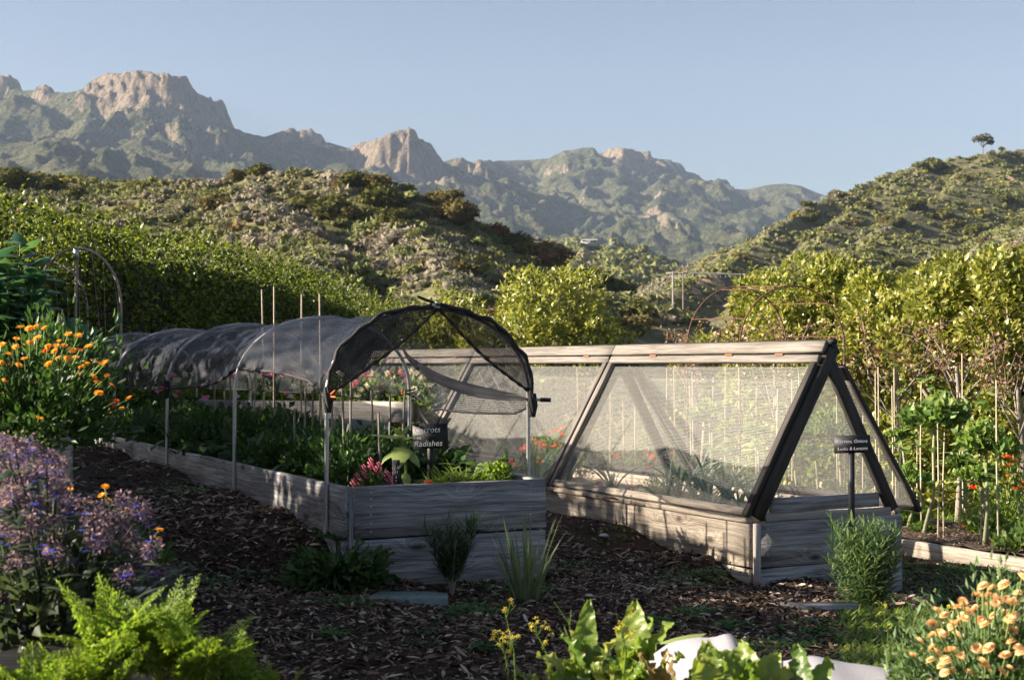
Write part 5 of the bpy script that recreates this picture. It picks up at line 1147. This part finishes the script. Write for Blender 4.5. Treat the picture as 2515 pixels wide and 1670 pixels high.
# borage clump: calyx clusters and blue stars
D = 4.4; base = at(120, 1560, D); t = thing('borage_clump', 'sprawling borage with hairy mauve buds and blue star flowers at the left', 'flowering plant', base); m = MB(); mbl = MB(); ml = MB(); ms = MB()
SP = [(30,1100),(80,1110),(110,1125),(50,1150),(10,1160),(95,1165),(130,1170),(60,1200),(150,1195),(20,1240),(45,1250),(90,1240),(120,1250),(170,1245),(200,1255),(70,1290),(30,1300),(10,1320),(110,1300),(150,1290),(185,1290),(215,1270),(240,1300),(260,1280),(290,1320),(325,1250),(310,1290),(345,1270),(280,1345),(300,1330),(250,1340),(360,1360),(330,1400),(300,1420),(410,1420),(20,1350),(60,1370),(95,1345),(130,1360),(160,1390),(20,1390),(70,1410),(110,1430),(40,1470),(100,1480),(130,1500),(80,1520),(30,1440),(180,1400),(5,1180),(0,1270),(140,1220),(60,1330),(235,1250)]
for (a, b) in SP+[(x+rs.uniform(-25,25), y+rs.uniform(-25,25)) for x, y in SP]:
    c = at(a+rs.normal()*6, b+rs.normal()*6, D+rs.uniform(-.35,.35)) - base; dirx = rs.uniform(-1, 1)
    ms.tube([Vector((c.x*.5, c.y*.5+.0, max(0, c.z-.22))), c*.92+Vector((0,0,-.01)), c], [.004,.003,.002], 5)
    n = 110; f = rs.rand(n); ang = rs.uniform(0, 6.28, n); P = np.array(c) + np.stack([dirx*.055*(f-.3)+.013*np.cos(ang), .014*np.sin(ang), .02*np.sin(f*3)+.013*rs.normal(size=n)], 1)
    m.cards(P, np.stack([np.cos(ang), np.sin(ang)*.6, -.3+rs.normal(size=n)*.5], 1), rs.normal(size=(n, 3)), .017, .007, rs.rand(n))
    if rs.rand() < .8:
        k = rs.randint(2, 6)
        for _ in range(k):
            q_ = np.array(c)+rs.normal(size=3)*.018+[0,-.015,0]; az = np.arange(5)*1.257+rs.rand(); mbl.blades(np.tile(q_, (5, 1)), az, .3, .013, .009, .2, 2, oval)
    k = 4; ml.blades(np.tile(np.array(c)-[0,0,.07], (k, 1))+rs.normal(size=(k,3))*.02, rs.uniform(0, 6.28, k), rs.uniform(-.2,.7,k), .075, .026, .6, 4, oval, .15, .08)
m.build('buds', M['borage_hair'], t, local=True)['kind'] = 'stuff'; mbl.build('blue_flowers', M['borage_blue'], t, local=True)['kind'] = 'stuff'; ml.build('foliage', M['borage_leaf'], t, local=True); ms.build('stems', M['borage_leaf'], t, local=True)
bushy(1500, .34, .30, .07, .03, 30, .2).build('undergrowth', M['borage_leaf'], t, local=True)
# small calendula on the path edge
base = at(300, 1385, 5.5); base.z = at(300, 1440, 5.5).z
FP = [(258,1198),(250,1219),(266,1232),(221,1236),(170,1242),(216,1266),(305,1254),(347,1258),(255,1230),(392,1300),(389,1326),(281,1274),(340,1308),(172,1204),(265,1256)]
flowering('calendula_bush', 'low calendula with small orange blooms beside the mulch path', 'flowering plant', base, .20, .24, 1100, .06, .02, M['dark_leaf'], ['cal'], 0, .62, pts=[at(a, b, 5.5+rs.uniform(-.1,.1))-base for a, b in FP])

# apricot calendula lower right
D = 4.3; base = at(2420, 1820, D)
FP = [(2415,1440),(2436,1445),(2400,1460),(2365,1475),(2352,1490),(2300,1500),(2320,1512),(2290,1530),(2318,1560),(2290,1560),(2258,1573),(2310,1560),(2290,1590),(2300,1600),(2330,1600),(2285,1620),(2370,1520),(2395,1495),(2380,1500),(2410,1525),(2440,1510),(2430,1525),(2480,1520),(2470,1505),(2500,1455),(2448,1470),(2465,1435),(2510,1420),(2490,1510),(2486,1546),(2500,1590),(2484,1575),(2400,1590),(2430,1593),(2360,1610),(2420,1635),(2460,1650),(2380,1650),(2320,1650),(2470,1610),(2445,1480),(2500,1640),(2350,1560),(2340,1530),(2485,1480)]
flowering('apricot_calendula', 'apricot-flowered calendula bush filling the lower right corner', 'flowering plant', base, .25, .46, 9500, .035, .012, M['lily'], ['apr'], 0, .62, pts=[at(a, b, D+rs.uniform(-.42,-.12))-base for a, b in FP+[(x+rs.uniform(-40,40), y+rs.uniform(-10,40)) for x, y in FP[::2]]])

# ------------------------------------------------------------------ third bed on the right, kale trees, stakes
b3 = thing('raised_bed', 'long low plank bed with tall stemmed kale at the right', 'raised bed', B(5.65, 1, -.35)); Z3 = -.235
for (v0, v1) in ((-1.6, 1.4), (1.403, 4.4), (4.403, 9.)): plank('plank', B(5.65, v0, Z3-.09), B(5.65, v1, Z3-.09), .18, .05, M['wood_sun_tint'], b3)
plank('plank', B(6.85, -1.5, Z3-.06), B(6.85, 9, Z3-.06), .16, .05, M['wood'], b3)
plank('plank', B(5.68, -1.62, Z3-.09), B(6.83, -1.62, Z3-.09), .18, .05, M['wood'], b3)
m = MB(); uu, vv = np.meshgrid(np.linspace(5.67, 6.83, 12), np.linspace(-1.6, 9, 80)); pts = np.array([B(a, b, Z3+.0) for a, b in zip(uu.ravel(), vv.ravel())]); pts[:, 2] += rs.uniform(-.02, .025, len(pts))
i = np.arange(12*80).reshape(80, 12); m.add(pts, np.stack([i[:-1,:-1], i[:-1,1:], i[1:,1:], i[1:,:-1]], -1).reshape(-1,4)); m.build('soil', M['soil_dry'], b3)
n = 9000; uu = rs.uniform(5.68, 6.82, n); vv = rs.uniform(-1.2, 6, n); P = np.stack([O0.x+E1.x*uu+E2.x*vv, O0.y+E1.y*uu+E2.y*vv, Z3+.015+.02*rs.rand(n)], 1)
m = MB(); az = rs.uniform(0, 6.28, n); m.cards(P, np.stack([np.cos(az), np.sin(az), rs.normal(size=n)*.3], 1), np.tile([0,0,1.], (n,1))+rs.normal(size=(n,3))*.4, rs.uniform(.02,.06,n), rs.uniform(.006,.014,n), rs.rand(n)); o = m.build('bark_mulch', M['chip'], b3); o['kind'] = 'stuff'
def on_row(px_, u):
    k_ = (px_-CX)/FPX; A_ = O0+E1*u; v = (A_.x-k_*A_.y)/(k_*E2.y-E2.x); return B(u, v, Z3)
curl = [bushy(700, .16, .13, .055, .04, 26, .35, .3, .3), bushy(420, .12, .10, .05, .038, 18, .3, .3, .35)]
curlM = [c_.data('curly_leaves', M['kale']) for c_ in curl]
KALE = [(2299,1003,6.1,1.25,0,'big dark curly-headed kale tree right of the A-frame'),(2210,1044,6.4,.7,1,'pale curly kale top between stakes right of the A-frame'),(2421,1069,5.95,1.1,0,'curly kale tree right of the big dark one'),(2243,1151,6.3,.85,1,'low pale kale head beside the A-frame foot'),(2355,1115,6.3,.8,1,'small kale head between the two big kale trees'),(2401,1141,6.0,.85,1,'low curly kale in front of the right kale tree'),
 (2050,1030,6.3,1.2,0,'kale tree seen through the gable screen'),(1942,1023,6.5,.8,1,'kale head left of the front rafter seen through the screen'),(1856,1040,6.2,.7,1,'thin kale tree behind the screen near the front'),(1796,1035,6.3,1.0,1,'yellowish kale head behind the middle of the screen'),(1742,1000,6.4,1.15,0,'wide pale kale head behind the left part of the front screen'),(1597,1067,6.2,.8,1,'small pale kale head seen through the middle triangle'),(1780,1090,6.1,.8,1,'lower kale head behind the leeks'),(2000,1090,6.6,.9,1,'low kale head behind the gable screen')]
for q, (a, b, u, sc, k, lb) in enumerate(KALE):
    p = on_row(a, u); top = at(a, b+12, p.y); t = thing('kale_tree', lb, 'kale', p, group='tall kale plants'); off = rs.uniform(-.14, .14); base = Vector((off, .02, 0)); tp = top-p
    m = MB(); m.tube([base, base.lerp(tp, .35)+Vector((-off*.3+.02,0,0)), base.lerp(tp, .7)+Vector((.01,0,0)), tp], [.018,.014,.014,.011], 7); m.build('stem', M['kale_stem'], t, local=True)
    inst('curly_head', curlM[k], t, tp-Vector((0,0,.07*sc)), (0,0,q*1.3), sc*1.25); 
    m = leafy(40, .12, .045, (-.5,.5), .6, .02, .9, 3, .3); inst('hanging_leaves', m.data('hanging_leaves', M['kale']), t, tp*.45, (0,0,0), 1)
STK = [(2157,901,6.5),(2150,915,6.4),(2196,905,6.7),(2191,947,6.3),(2263,937,6.2),(2363,868,6.6),(2447,934,5.9),(2253,1057,6.5),(2303,1040,6.0),(2320,1060,6.1),(2358,960,6.3),(2405,1090,6.1),(1417,902,6.3),(1499,902,6.5),(1530,985,6.2),(1559,945,6.3),(1638,902,6.4),(1655,902,6.6),(1694,945,6.3),(1700,912,6.5),(1752,925,6.4),(1782,900,6.2),(1815,902,6.6),(1910,955,6.2),(1945,930,6.4),(1962,912,6.6),(2055,960,6.2),(1858,950,6.3),(2120,1000,6.4)]
for q, (a, b, u) in enumerate(STK):
    p = on_row(a+rs.uniform(-5,5), u); top = at(a, b, p.y); m = MB(); m.tube([p-Vector((0,0,.05)), p.lerp(top, .5)+Vector((rs.uniform(-.01,.01),0,0)), top], [.008,.007,.006], 6); o = m.build('bamboo_stake', M['bamboo'], None, origin=p)
    tag(o, ['upright bamboo stake in the kale bed right of the A-frame', 'bamboo stake behind the A-frame screen'][q >= 12], 'stake', ['bamboo stakes right of the A-frame', 'bamboo stakes behind the screen'][q >= 12])
    if q in (1, 2, 4, 5, 6, 10): m = MB(); c = p.lerp(top, .35); m.tube([c-Vector((0,0,.012)), c+Vector((0,0,.012))], .012, 7); m.build('green_tie', M['tie'] if 'tie' in M else M.setdefault('tie', plain('green_tape', (.03,.30,.20), .5)), o)
for q in range(11):
    p = B(6.0+.6*((q*7) % 5)/5, .9+q*.42, Z3); plant('young_kale', curlM[q % 2], None, p+Vector((0,0,.02)), 'low leafy kale sprouting between the tall kale stems', 'kale', q*1.9, rs.uniform(.7, 1.3), 'young kale plants in the plank bed')
# grass and ferny green behind bed three
n = 9000; uu = rs.uniform(6.95, 9.5, n); vv = rs.uniform(-2, 9, n); X = O0.x+E1.x*uu+E2.x*vv; Y = O0.y+E1.y*uu+E2.y*vv; P = np.stack([X, Y, zg(X, Y)], 1)
m = MB(); m.blades(P, rs.uniform(0, 6.28, n), rs.uniform(.4, 1.4, n), rs.uniform(.1, .32, n), rs.uniform(.012, .03, n), .8, 3, grassp); tag(m.build('tall_grass', M['bright_leaf']), 'bright green grass and ferny growth behind the kale bed', 'grass', kind='stuff')
n = 7000; uu = rs.uniform(4.1, 6.6, n); vv = rs.uniform(4.5, 12, n); uu = np.where(rs.rand(n) < .5, rs.uniform(4.1, 5.5, n), rs.uniform(5.7, 6.8, n)); X = O0.x+E1.x*uu+E2.x*vv; Y = O0.y+E1.y*uu+E2.y*vv; P = np.stack([X, Y, np.where(uu < 5.6, zg(X, Y), Z3)], 1)
m = MB(); m.blades(P, rs.uniform(0, 6.28, n), rs.uniform(.4, 1.4, n), rs.uniform(.06, .22, n), rs.uniform(.01, .02, n), .8, 2, grassp); tag(m.build('bed_greens', M['grass']), 'green undergrowth beyond the A-frame seen through the screen', 'undergrowth', kind='stuff')
# orange flowers far right and behind the A frame
p = on_row(2500, 6.9); base = Vector((p.x, p.y, gz(p.x, p.y)))
flowering('red_flower_bush', 'bush with red-orange blooms at the right frame edge behind the kale bed', 'flowering plant', base, .5, .75, 1500, .06, .02, M['grass'], ['red'], 34, 1.3)
for q, (a, b) in enumerate([(1300,1110),(1345,1075),(1370,1060),(1330,1095),(1400,1100),(1560,1110),(1585,1130),(1620,1150),(1650,1120),(1700,1160)]):
    D = 13.2; c = at(a, b, D); c.z -= .18; t = flowering('poppy_clump', ['cluster of coral-orange flowers seen through the screen left of the middle rafter', 'low orange flowers seen through the screen behind the leeks'][q >= 5], 'flowering plant', c, .22, .22, 160, .05, .015, M['grass'], ['red'], 7, 1.3); t['group'] = ['coral flowers left of the middle rafter', 'orange flowers behind the leeks'][q >= 5]

# ------------------------------------------------------------------ hedge and trees
def leafcloud(mb, centers, radii, n, L, Wd, up=.35, flat=1., hue=None):
    k = rs.choice(len(centers), n, p=radii**2/np.sum(radii**2)); d = rs.normal(size=(n, 3)); d /= np.linalg.norm(d, axis=1)[:, None]
    P = centers[k] + d*(radii[k]*rs.uniform(.72, 1.05, n))[:, None]*[1,1,flat]
    D_ = d*.8 + rs.normal(size=(n, 3))*.6 + [0,0,up]; N = d + rs.normal(size=(n, 3))*.45 + [0,0,.3]
    mb.cards(P, D_, N, L*rs.uniform(.6, 1.3, n), Wd*rs.uniform(.7, 1.25, n), np.clip(rs.rand(n), 0, 1))
# hedge along the left, running away from the camera
HP = [(-5.6,10.2,2.75),(-4.75,12.,2.62),(-4.35,14.,2.5),(-3.95,16.,2.55),(-3.6,18.,2.6),(-3.25,20.,2.5),(-2.9,22.,2.35),(-2.6,24.,2.3),(-2.0,26.5,2.2)]
HP = [(x*1.34, y*1.34, CZ+(z-CZ)*1.34) for x, y, z in HP]
t = thing('vine_hedge', 'tall dense green vine-covered hedge running behind the net tunnel', 'hedge', (-5.9, 18.7, .3))
cs, rr = [], []
for q in range(620):
    f = rs.rand(); s_ = f*(len(HP)-1); i = min(int(s_), len(HP)-2); g = s_-i; a, b = HP[i], HP[i+1]; x = a[0]+(b[0]-a[0])*g; y = a[1]+(b[1]-a[1])*g; h = a[2]+(b[2]-a[2])*g + .12*math.sin(y*2.1)+.1*math.sin(y*5.3)
    z = .1 + (h-.25)*rs.rand()**.8; cs.append((x+rs.uniform(-.4,.55)*(1.1-.4*z/h), y+rs.uniform(-.3,.3), z+.1)); rr.append(rs.uniform(.24, .5))
cs, rr = np.array(cs), np.array(rr); m = MB(); leafcloud(m, cs, rr, 100000, .070, .052, .2)
for q in range(260):   # upright shoots along the top
    f = rs.rand(); s_ = f*(len(HP)-1); i = min(int(s_), len(HP)-2); g = s_-i; a, b = HP[i], HP[i+1]; x = a[0]+(b[0]-a[0])*g+rs.uniform(-.4,.4); y = a[1]+(b[1]-a[1])*g; h = a[2]+(b[2]-a[2])*g+rs.uniform(-.1, .1)
    k = 14; fz = np.linspace(0, 1, k); hh = rs.uniform(.1, .42); lean = rs.normal(size=2)*.12; P = np.stack([x+lean[0]*fz, y+lean[1]*fz, h+hh*fz], 1); az = np.arange(k)*2.4; m.cards(P, np.stack([np.cos(az), np.sin(az), np.full(k,.6)], 1), np.stack([-np.cos(az), -np.sin(az), np.full(k,1.)], 1), .055, .036, rs.uniform(.4, 1, k))
m.build('leaves', M['hedge'], t)
m = MB()
for i in range(30): f = i/29*(len(HP)-1.001); j = int(f); g = f-j; a, b = HP[j], HP[j+1]; x = a[0]+(b[0]-a[0])*g; y = a[1]+(b[1]-a[1])*g; m.tube([(x, y, gz(x, y)-.1), (x+.1, y, 1.2), (x-.05, y+.1, 2.1)], [.04,.03,.015], 5)
m.build('stems', M['bark'], t)
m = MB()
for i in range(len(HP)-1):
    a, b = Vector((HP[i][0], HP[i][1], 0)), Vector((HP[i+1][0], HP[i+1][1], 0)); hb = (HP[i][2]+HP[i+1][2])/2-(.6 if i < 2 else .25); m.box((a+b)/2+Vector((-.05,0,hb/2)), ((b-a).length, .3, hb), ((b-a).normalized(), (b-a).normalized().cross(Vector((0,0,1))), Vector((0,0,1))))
m.build('hedge_light_block', M['soil'], t)  # solid boxes added inside the hedge, sized to keep sun off its front

def lemon_tree(px_, D, top_py, rpx, label, n=8000, lemons=8, dead=0, lift=0, name='lemon_tree', mat='lemon_leaf'):
    c = at(px_, top_py, D); r = rpx/FPX*D; g = gz(c.x, c.y) if D < 40 else -1; t = thing(name, label, 'tree', (c.x, c.y, g)); zt_ = c.z; H = zt_-g
    cs, rr = [], []
    for _ in range(70):
        a = rs.uniform(0, 6.28); f = rs.rand()**.5; z = rs.uniform(.06, .93); prof_ = math.sin(math.pi*min(.98, (z-.02)*.85+.12))**.6; cs.append((c.x+math.cos(a)*f*r*prof_, c.y+math.sin(a)*f*r*prof_*.8, g+z*H)); rr.append(rs.uniform(.16, .30)*r/.9)
    cs, rr = np.array(cs), np.array(rr)*(1.0); m = MB(); leafcloud(m, cs, np.minimum(rr, .42), int(n*1.5), .085, .05)
    for _ in range(46):
        a = rs.uniform(0, 6.28); f = rs.rand()**.5*.95; x, y = c.x+math.cos(a)*f*r, c.y+math.sin(a)*f*r*.8; h0 = g + H*(.90-.28*f*f)-.1; hh = rs.uniform(.15, .45)*(1.1-f*.5); k = 16; fz = np.linspace(0, 1, k); le = rs.normal(size=2)*.15; P = np.stack([x+le[0]*fz, y+le[1]*fz, h0+hh*fz], 1); az = np.arange(k)*2.4
        m.cards(P, np.stack([np.cos(az), np.sin(az), np.full(k,.75)], 1), np.stack([-np.cos(az), -np.sin(az), np.full(k,1.)], 1), .085, .045, rs.uniform(.3, 1, k))
    m.build('crown', M[mat], t)
    m = MB(); b0 = Vector((c.x, c.y, g-.1)); m.tube([b0, b0+Vector((.05,0,H*.3))], [.09,.07], 8)
    for k in range(9): a = k*.7; m.tube([b0+Vector((.03,0,H*.22)), b0+Vector((math.cos(a)*r*.35, math.sin(a)*r*.3, H*.5)), b0+Vector((math.cos(a)*r*.7, math.sin(a)*r*.6, H*(.62+.2*rs.rand())))], [.04,.028,.012], 5)
    m.build('trunk', M['bark_pale'], t)
    lm = MB().ball((0,0,0), .028, 8, 1.2).data('lemon', M['lemon'])
    for k in range(lemons):
        q_ = cs[rs.randint(len(cs))]; a = rs.uniform(3.6, 5.8); rad_ = r*rs.uniform(.55, 1.0); inst('lemon', lm, t, (math.cos(a)*rad_, math.sin(a)*rad_*.85, q_[2]-g), (rs.rand(),0,0), rs.uniform(.9, 1.2))
    return t
lemon_tree(960, 25, 742, 120, 'yellow-green lemon tree behind the top of the net tunnel, leftmost of the row', 7000, 4)
lemon_tree(1095, 23, 700, 110, 'lemon tree rising behind the peak of the nearest net hoop', 7000, 5)
lemon_tree(1345, 20, 650, 205, 'round full lemon tree in the middle above the ridge beam', 13000, 14)
lemon_tree(1240, 21.5, 735, 120, 'smaller lemon tree left of the round central one', 6000, 5)
lemon_tree(1890, 19, 655, 110, 'lemon tree behind the rusty arches, left part', 8000, 8)
lemon_tree(1990, 17.5, 622, 170, 'tall lemon tree peaking above the rusty arches', 11000, 12)
lemon_tree(2190, 16.5, 660, 190, 'lemon tree behind the apex of the A-frame to its right', 11000, 12)
lemon_tree(2345, 15.5, 632, 190, 'lemon tree with clustered fruit right of the A-frame', 11000, 16)
lemon_tree(2500, 14.8, 605, 170, 'lemon tree at the right frame edge', 10000, 10)
lemon_tree(2680, 14.8, 620, 170, 'lemon tree continuing past the right frame edge', 6000, 2)
lemon_tree(1720, 21, 810, 80, 'low lemon bush left of the rusty arches', 3000, 2)
# dry brown bramble and dry-leaved trees
def dry_tree(pts_px, D, label, nb=16, nl=900):
    base = at(pts_px[0], pts_px[1], D); g = gz(base.x, base.y); b0 = Vector((base.x, base.y, g)); t = thing('dry_tree', label, 'tree', b0); m = MB(); ml = MB(); R_, H_ = pts_px[2]/FPX*D, pts_px[3]/FPX*D
    top = Vector((0,0,base.z-g)); m.tube([Vector((0,0,0)), top*.5+Vector((.05,0,0)), top], [.035,.028,.022], 6)
    for k in range(nb):
        a = rs.uniform(0, 6.28); s0 = top*rs.uniform(.55, 1); e = top + Vector((math.cos(a)*R_*rs.uniform(.5,1), math.sin(a)*R_*.5, rs.uniform(-.25, 1)*H_)); mid_ = s0.lerp(e, .5)+Vector((rs.normal()*.08, 0, rs.normal()*.06)); m.tube([s0, mid_, e], [.011,.007,.003], 5)
        for j in range(3):
            s1 = mid_.lerp(e, rs.rand()); e1 = s1+Vector((rs.normal()*.2, rs.normal()*.1, rs.uniform(0,.25))); m.tube([s1, e1], [.005,.002], 4)
            n_ = nl//(nb*3); f = rs.rand(n_); P = np.array([list(s1.lerp(e1, x)) for x in f])+rs.normal(size=(n_,3))*.05; ml.cards(P, rs.normal(size=(n_,3))+[0,0,-.3], rs.normal(size=(n_,3)), .05, .032, rs.rand(n_))
    m.build('trunk', M['bark_pale'], t, local=True); ml.build('dry_leaves', M['dry_leaf'], t, local=True)
dry_tree((2350, 900, 170, 130), 14.2, 'bare-branched tree with pinkish dry leaves right of the A-frame', 9, 330)
dry_tree((2200, 900, 150, 120), 15, 'dry brown-leaved tree just behind the A-frame apex', 9, 300)
dry_tree((2500, 950, 120, 150), 13.8, 'dry-leaved tree near the right frame edge', 8, 240)
dry_tree((1720, 880, 80, 90), 17, 'reddish brown dry bramble left of the rusty arches', 12, 450)
dry_tree((1900, 850, 150, 80), 16, 'dry brown growth under the rusty arches', 10, 380)

# rusty arch trellis
D = 14.; t = thing('arch_trellis', 'rusty iron double-arched trellis behind the A-frame', 'trellis', at(1880, 1100, D)); tops = []
for (xl, xr, yt, Dd) in ((1688, 1932, 705, 14.9), (1817, 2074, 702, 13.6)):
    pl, pr = at(xl, 850, Dd), at(xr, 850, Dd); ap = at((xl+xr)/2+10, yt, Dd); zs_ = pl.z; r_ = (pr.x-pl.x)/2; cx_ = (pl.x+pr.x)/2; H_ = ap.z-zs_
    pts = [(pl.x, Dd, -.3), (pl.x, Dd, zs_)] + [(cx_-r_*math.cos(math.pi*k/20), Dd, zs_+H_*math.sin(math.pi*k/20)) for k in range(1, 20)] + [(pr.x, Dd, zs_), (pr.x, Dd, -.3)]
    m = MB(); m.tube(pts, .009, 6); m.build('arch', M['rust'], t); tops.append(pts)
for k in (1, 4, 9, 11, 16, 20, 21):
    m = MB(); m.tube([tops[0][k], tops[1][k]], .006, 5); m.build('cross_bar', M['rust'], t)
for Dd, ps_ in ((14.9, tops[0]), (13.6, tops[1])):
    m = MB(); m.tube([(ps_[1][0], Dd, ps_[1][2]), (ps_[-2][0], Dd, ps_[1][2])], .007, 5); m.build('tie_bar', M['rust'], t)
# grey arches at the left with post
t = thing('grey_arch_tunnel', 'pair of bare grey-brown arches with strings in front of the hedge', 'garden arch', at(190, 900, 16.2)); dd = []
for (cx_, yt, r_, D, yb) in ((192, 610, 106, 16.2, 800), (125, 646, 90, 17.6, 800)):
    ap = at(cx_, yt, D); r2 = r_/FPX*D; zs_ = ap.z - r2*1.35; c = Vector((ap.x, D, zs_)); pts = [(c.x-r2, D, .5), (c.x-r2, D, zs_)] + [(c.x-r2*math.cos(math.pi*k/20), D, zs_+(ap.z-zs_)*math.sin(math.pi*k/20)) for k in range(1, 20)] + [(c.x+r2, D, zs_), (c.x+r2, D, .5)]
    m = MB(); m.tube(pts, .017, 7); m.build('arch', M['pipe_grey'], t); dd.append(pts)
m = MB(); m.tube([at(182, 960, 16.2), at(189, 614, 16.2)], .017, 7); m.build('centre_post', M['pipe_grey'], t); m = MB(); m.box(at(187, 625, 16.15), (.05,.05,.12)); m.build('bracket', M['galv'], t)
m = MB()
for k in range(9): a = dd[0][3+k*2]; b = (a[0]+rs.normal()*.1, a[1]+.3, .9); m.tube([a, b], .003, 3, False)
m.build('strings', M['bamboo'], t)
# bits under the arches: dry stalks
for q, (a, b) in enumerate(((125,740),(140,760),(160,770),(110,770),(175,790))):
    p = at(a, 860, 15); e = at(a+rs.uniform(-15,15), b, 15); m = MB(); m.tube([p, p.lerp(e,.5)+Vector((.02,0,0)), e], [.013,.010,.007], 5); tag(m.build('dry_stalk', M['bamboo'], None, origin=p), 'pale dry stalk standing under the grey arches', 'stalk', 'dry stalks under the grey arches')
base = at(140, 880, 15); base.z = .5; plant('squash_foliage', bushy(900, .8, 1.1, .15, .11, 30, .4), M['broad_leaf'], base, 'broad green foliage under the grey arches', 'plant')

# flower bed behind the net tunnel (seen below the net)
fb = thing('raised_bed', 'sunlit plank bed with pink and cream flowers beyond the net tunnel', 'raised bed', at(700, 1005, 14.5)); pA, pB = at(400, 1004, 15.5), at(1010, 1012, 13.5)
plank('plank', pA, pB, .2, .04, M['wood_pale'], fb); m = MB(); m.box((pA+pB)/2+Vector((0,.62,-.02)), ((pB-pA).length, 1.1, .16), ((pB-pA).normalized(), Vector((0,1,0)), Vector((0,0,1)))); m.build('soil', M['soil_dry'], fb)
bl = {'pink': MB().ball((0,0,0), .03, 6, 1.).data('bloom', M['pink']), 'cream': MB().ball((0,0,0), .035, 6, 1.).data('bloom', M['cream'])}
def bloom(kind):
    m = MB(); n = 14; az = rs.uniform(0, 6.28, n); m.blades(rs.normal(size=(n,3))*.008, az, rs.uniform(-.2,1.2,n), .035, .026, .4, 2, oval, .1, .1); return m.data('bloom', M[kind])
bl = {'pink': bloom('pink'), 'cream': bloom('cream')}
for q in range(16):
    f = q/15; c = pA.lerp(pB, f)+Vector((0, .4+rs.uniform(-.1,.3), .02)); t = thing('garden_flower_plant', 'leafy plant with %s blooms in the bed beyond the net tunnel' % (['pink', 'cream'][q % 2]), 'flowering plant', c, group=['pink-flowered plants beyond the tunnel', 'cream-flowered plants beyond the tunnel'][q % 2])
    bushy(260, .24, .34, .07, .045, 16, .35).build('foliage', M['grass'], t, local=True)
    for k in range(11): a = rs.uniform(0, 6.28); e = rs.uniform(.2, 1.4); inst('bloom', bl[['pink','cream'][q % 2]], t, (math.cos(a)*math.cos(e)*.25, math.sin(a)*math.cos(e)*.25-.04, math.sin(e)*.36), (rs.rand(), rs.rand(), rs.rand()), 1.2)
# grey cloth cover beyond the bed
nu, nv = 30, 12; P = np.zeros((nv, nu, 3)); U = np.zeros((nv, nu, 2)); a0, a1 = at(640, 1020, 12.6), at(960, 1010, 11.2)
for j in range(nu):
    for i in range(nv): f = j/(nu-1); g = i/(nv-1); p = a0.lerp(a1, f); ang = math.pi*g; P[i, j] = (p.x, p.y-.35*math.cos(ang), .42+.36*math.sin(ang)**.7+.01*math.sin(f*19)); U[i, j] = (f, g)
tag(uvgrid('row_cover', P, U, M['grey_cloth']), 'grey fabric row cover low behind the netted bed', 'row cover')

# trees beyond the left edge of the picture that shade the left path
def shade_tree(x, y, H_, r, n, label, lo=.12):
    g = gz(x, y); t = thing('shade_tree', label, 'tree', (x, y, g)); cs = np.array([(x+math.cos(a)*f*r, y+math.sin(a)*f*r, g+z*H_) for a, f, z in zip(rs.uniform(0,6.28,60), rs.rand(60)**.5, rs.uniform(lo+.06, .92, 60))]); rr = rs.uniform(.28, .5, 60)*min(1, r)
    m = MB(); leafcloud(m, cs, rr, n, .14, .09); m.build('crown', M['hedge'], t); m = MB(); m.tube([(x, y, g-.1), (x, y, g+H_*.6)], [.1,.06], 8); m.build('trunk', M['bark'], t)
for (x, y, h, r) in ((-6.6, 6.9, 2.5, 1.0), (-6.9, 8.5, 2.4, 1.1), (-7.1, 10.2, 2.7, 1.15), (-7.3, 12.0, 2.9, 1.2)):
    shade_tree(x, y, h, r, 6500, ['leafy tree beyond the left edge, nearest the camera', 'leafy tree beyond the left edge, second of four', 'leafy tree beyond the left edge, third of four', 'leafy tree beyond the left edge, farthest of four'][int(y > 7)+int(y > 9)+int(y > 11)])
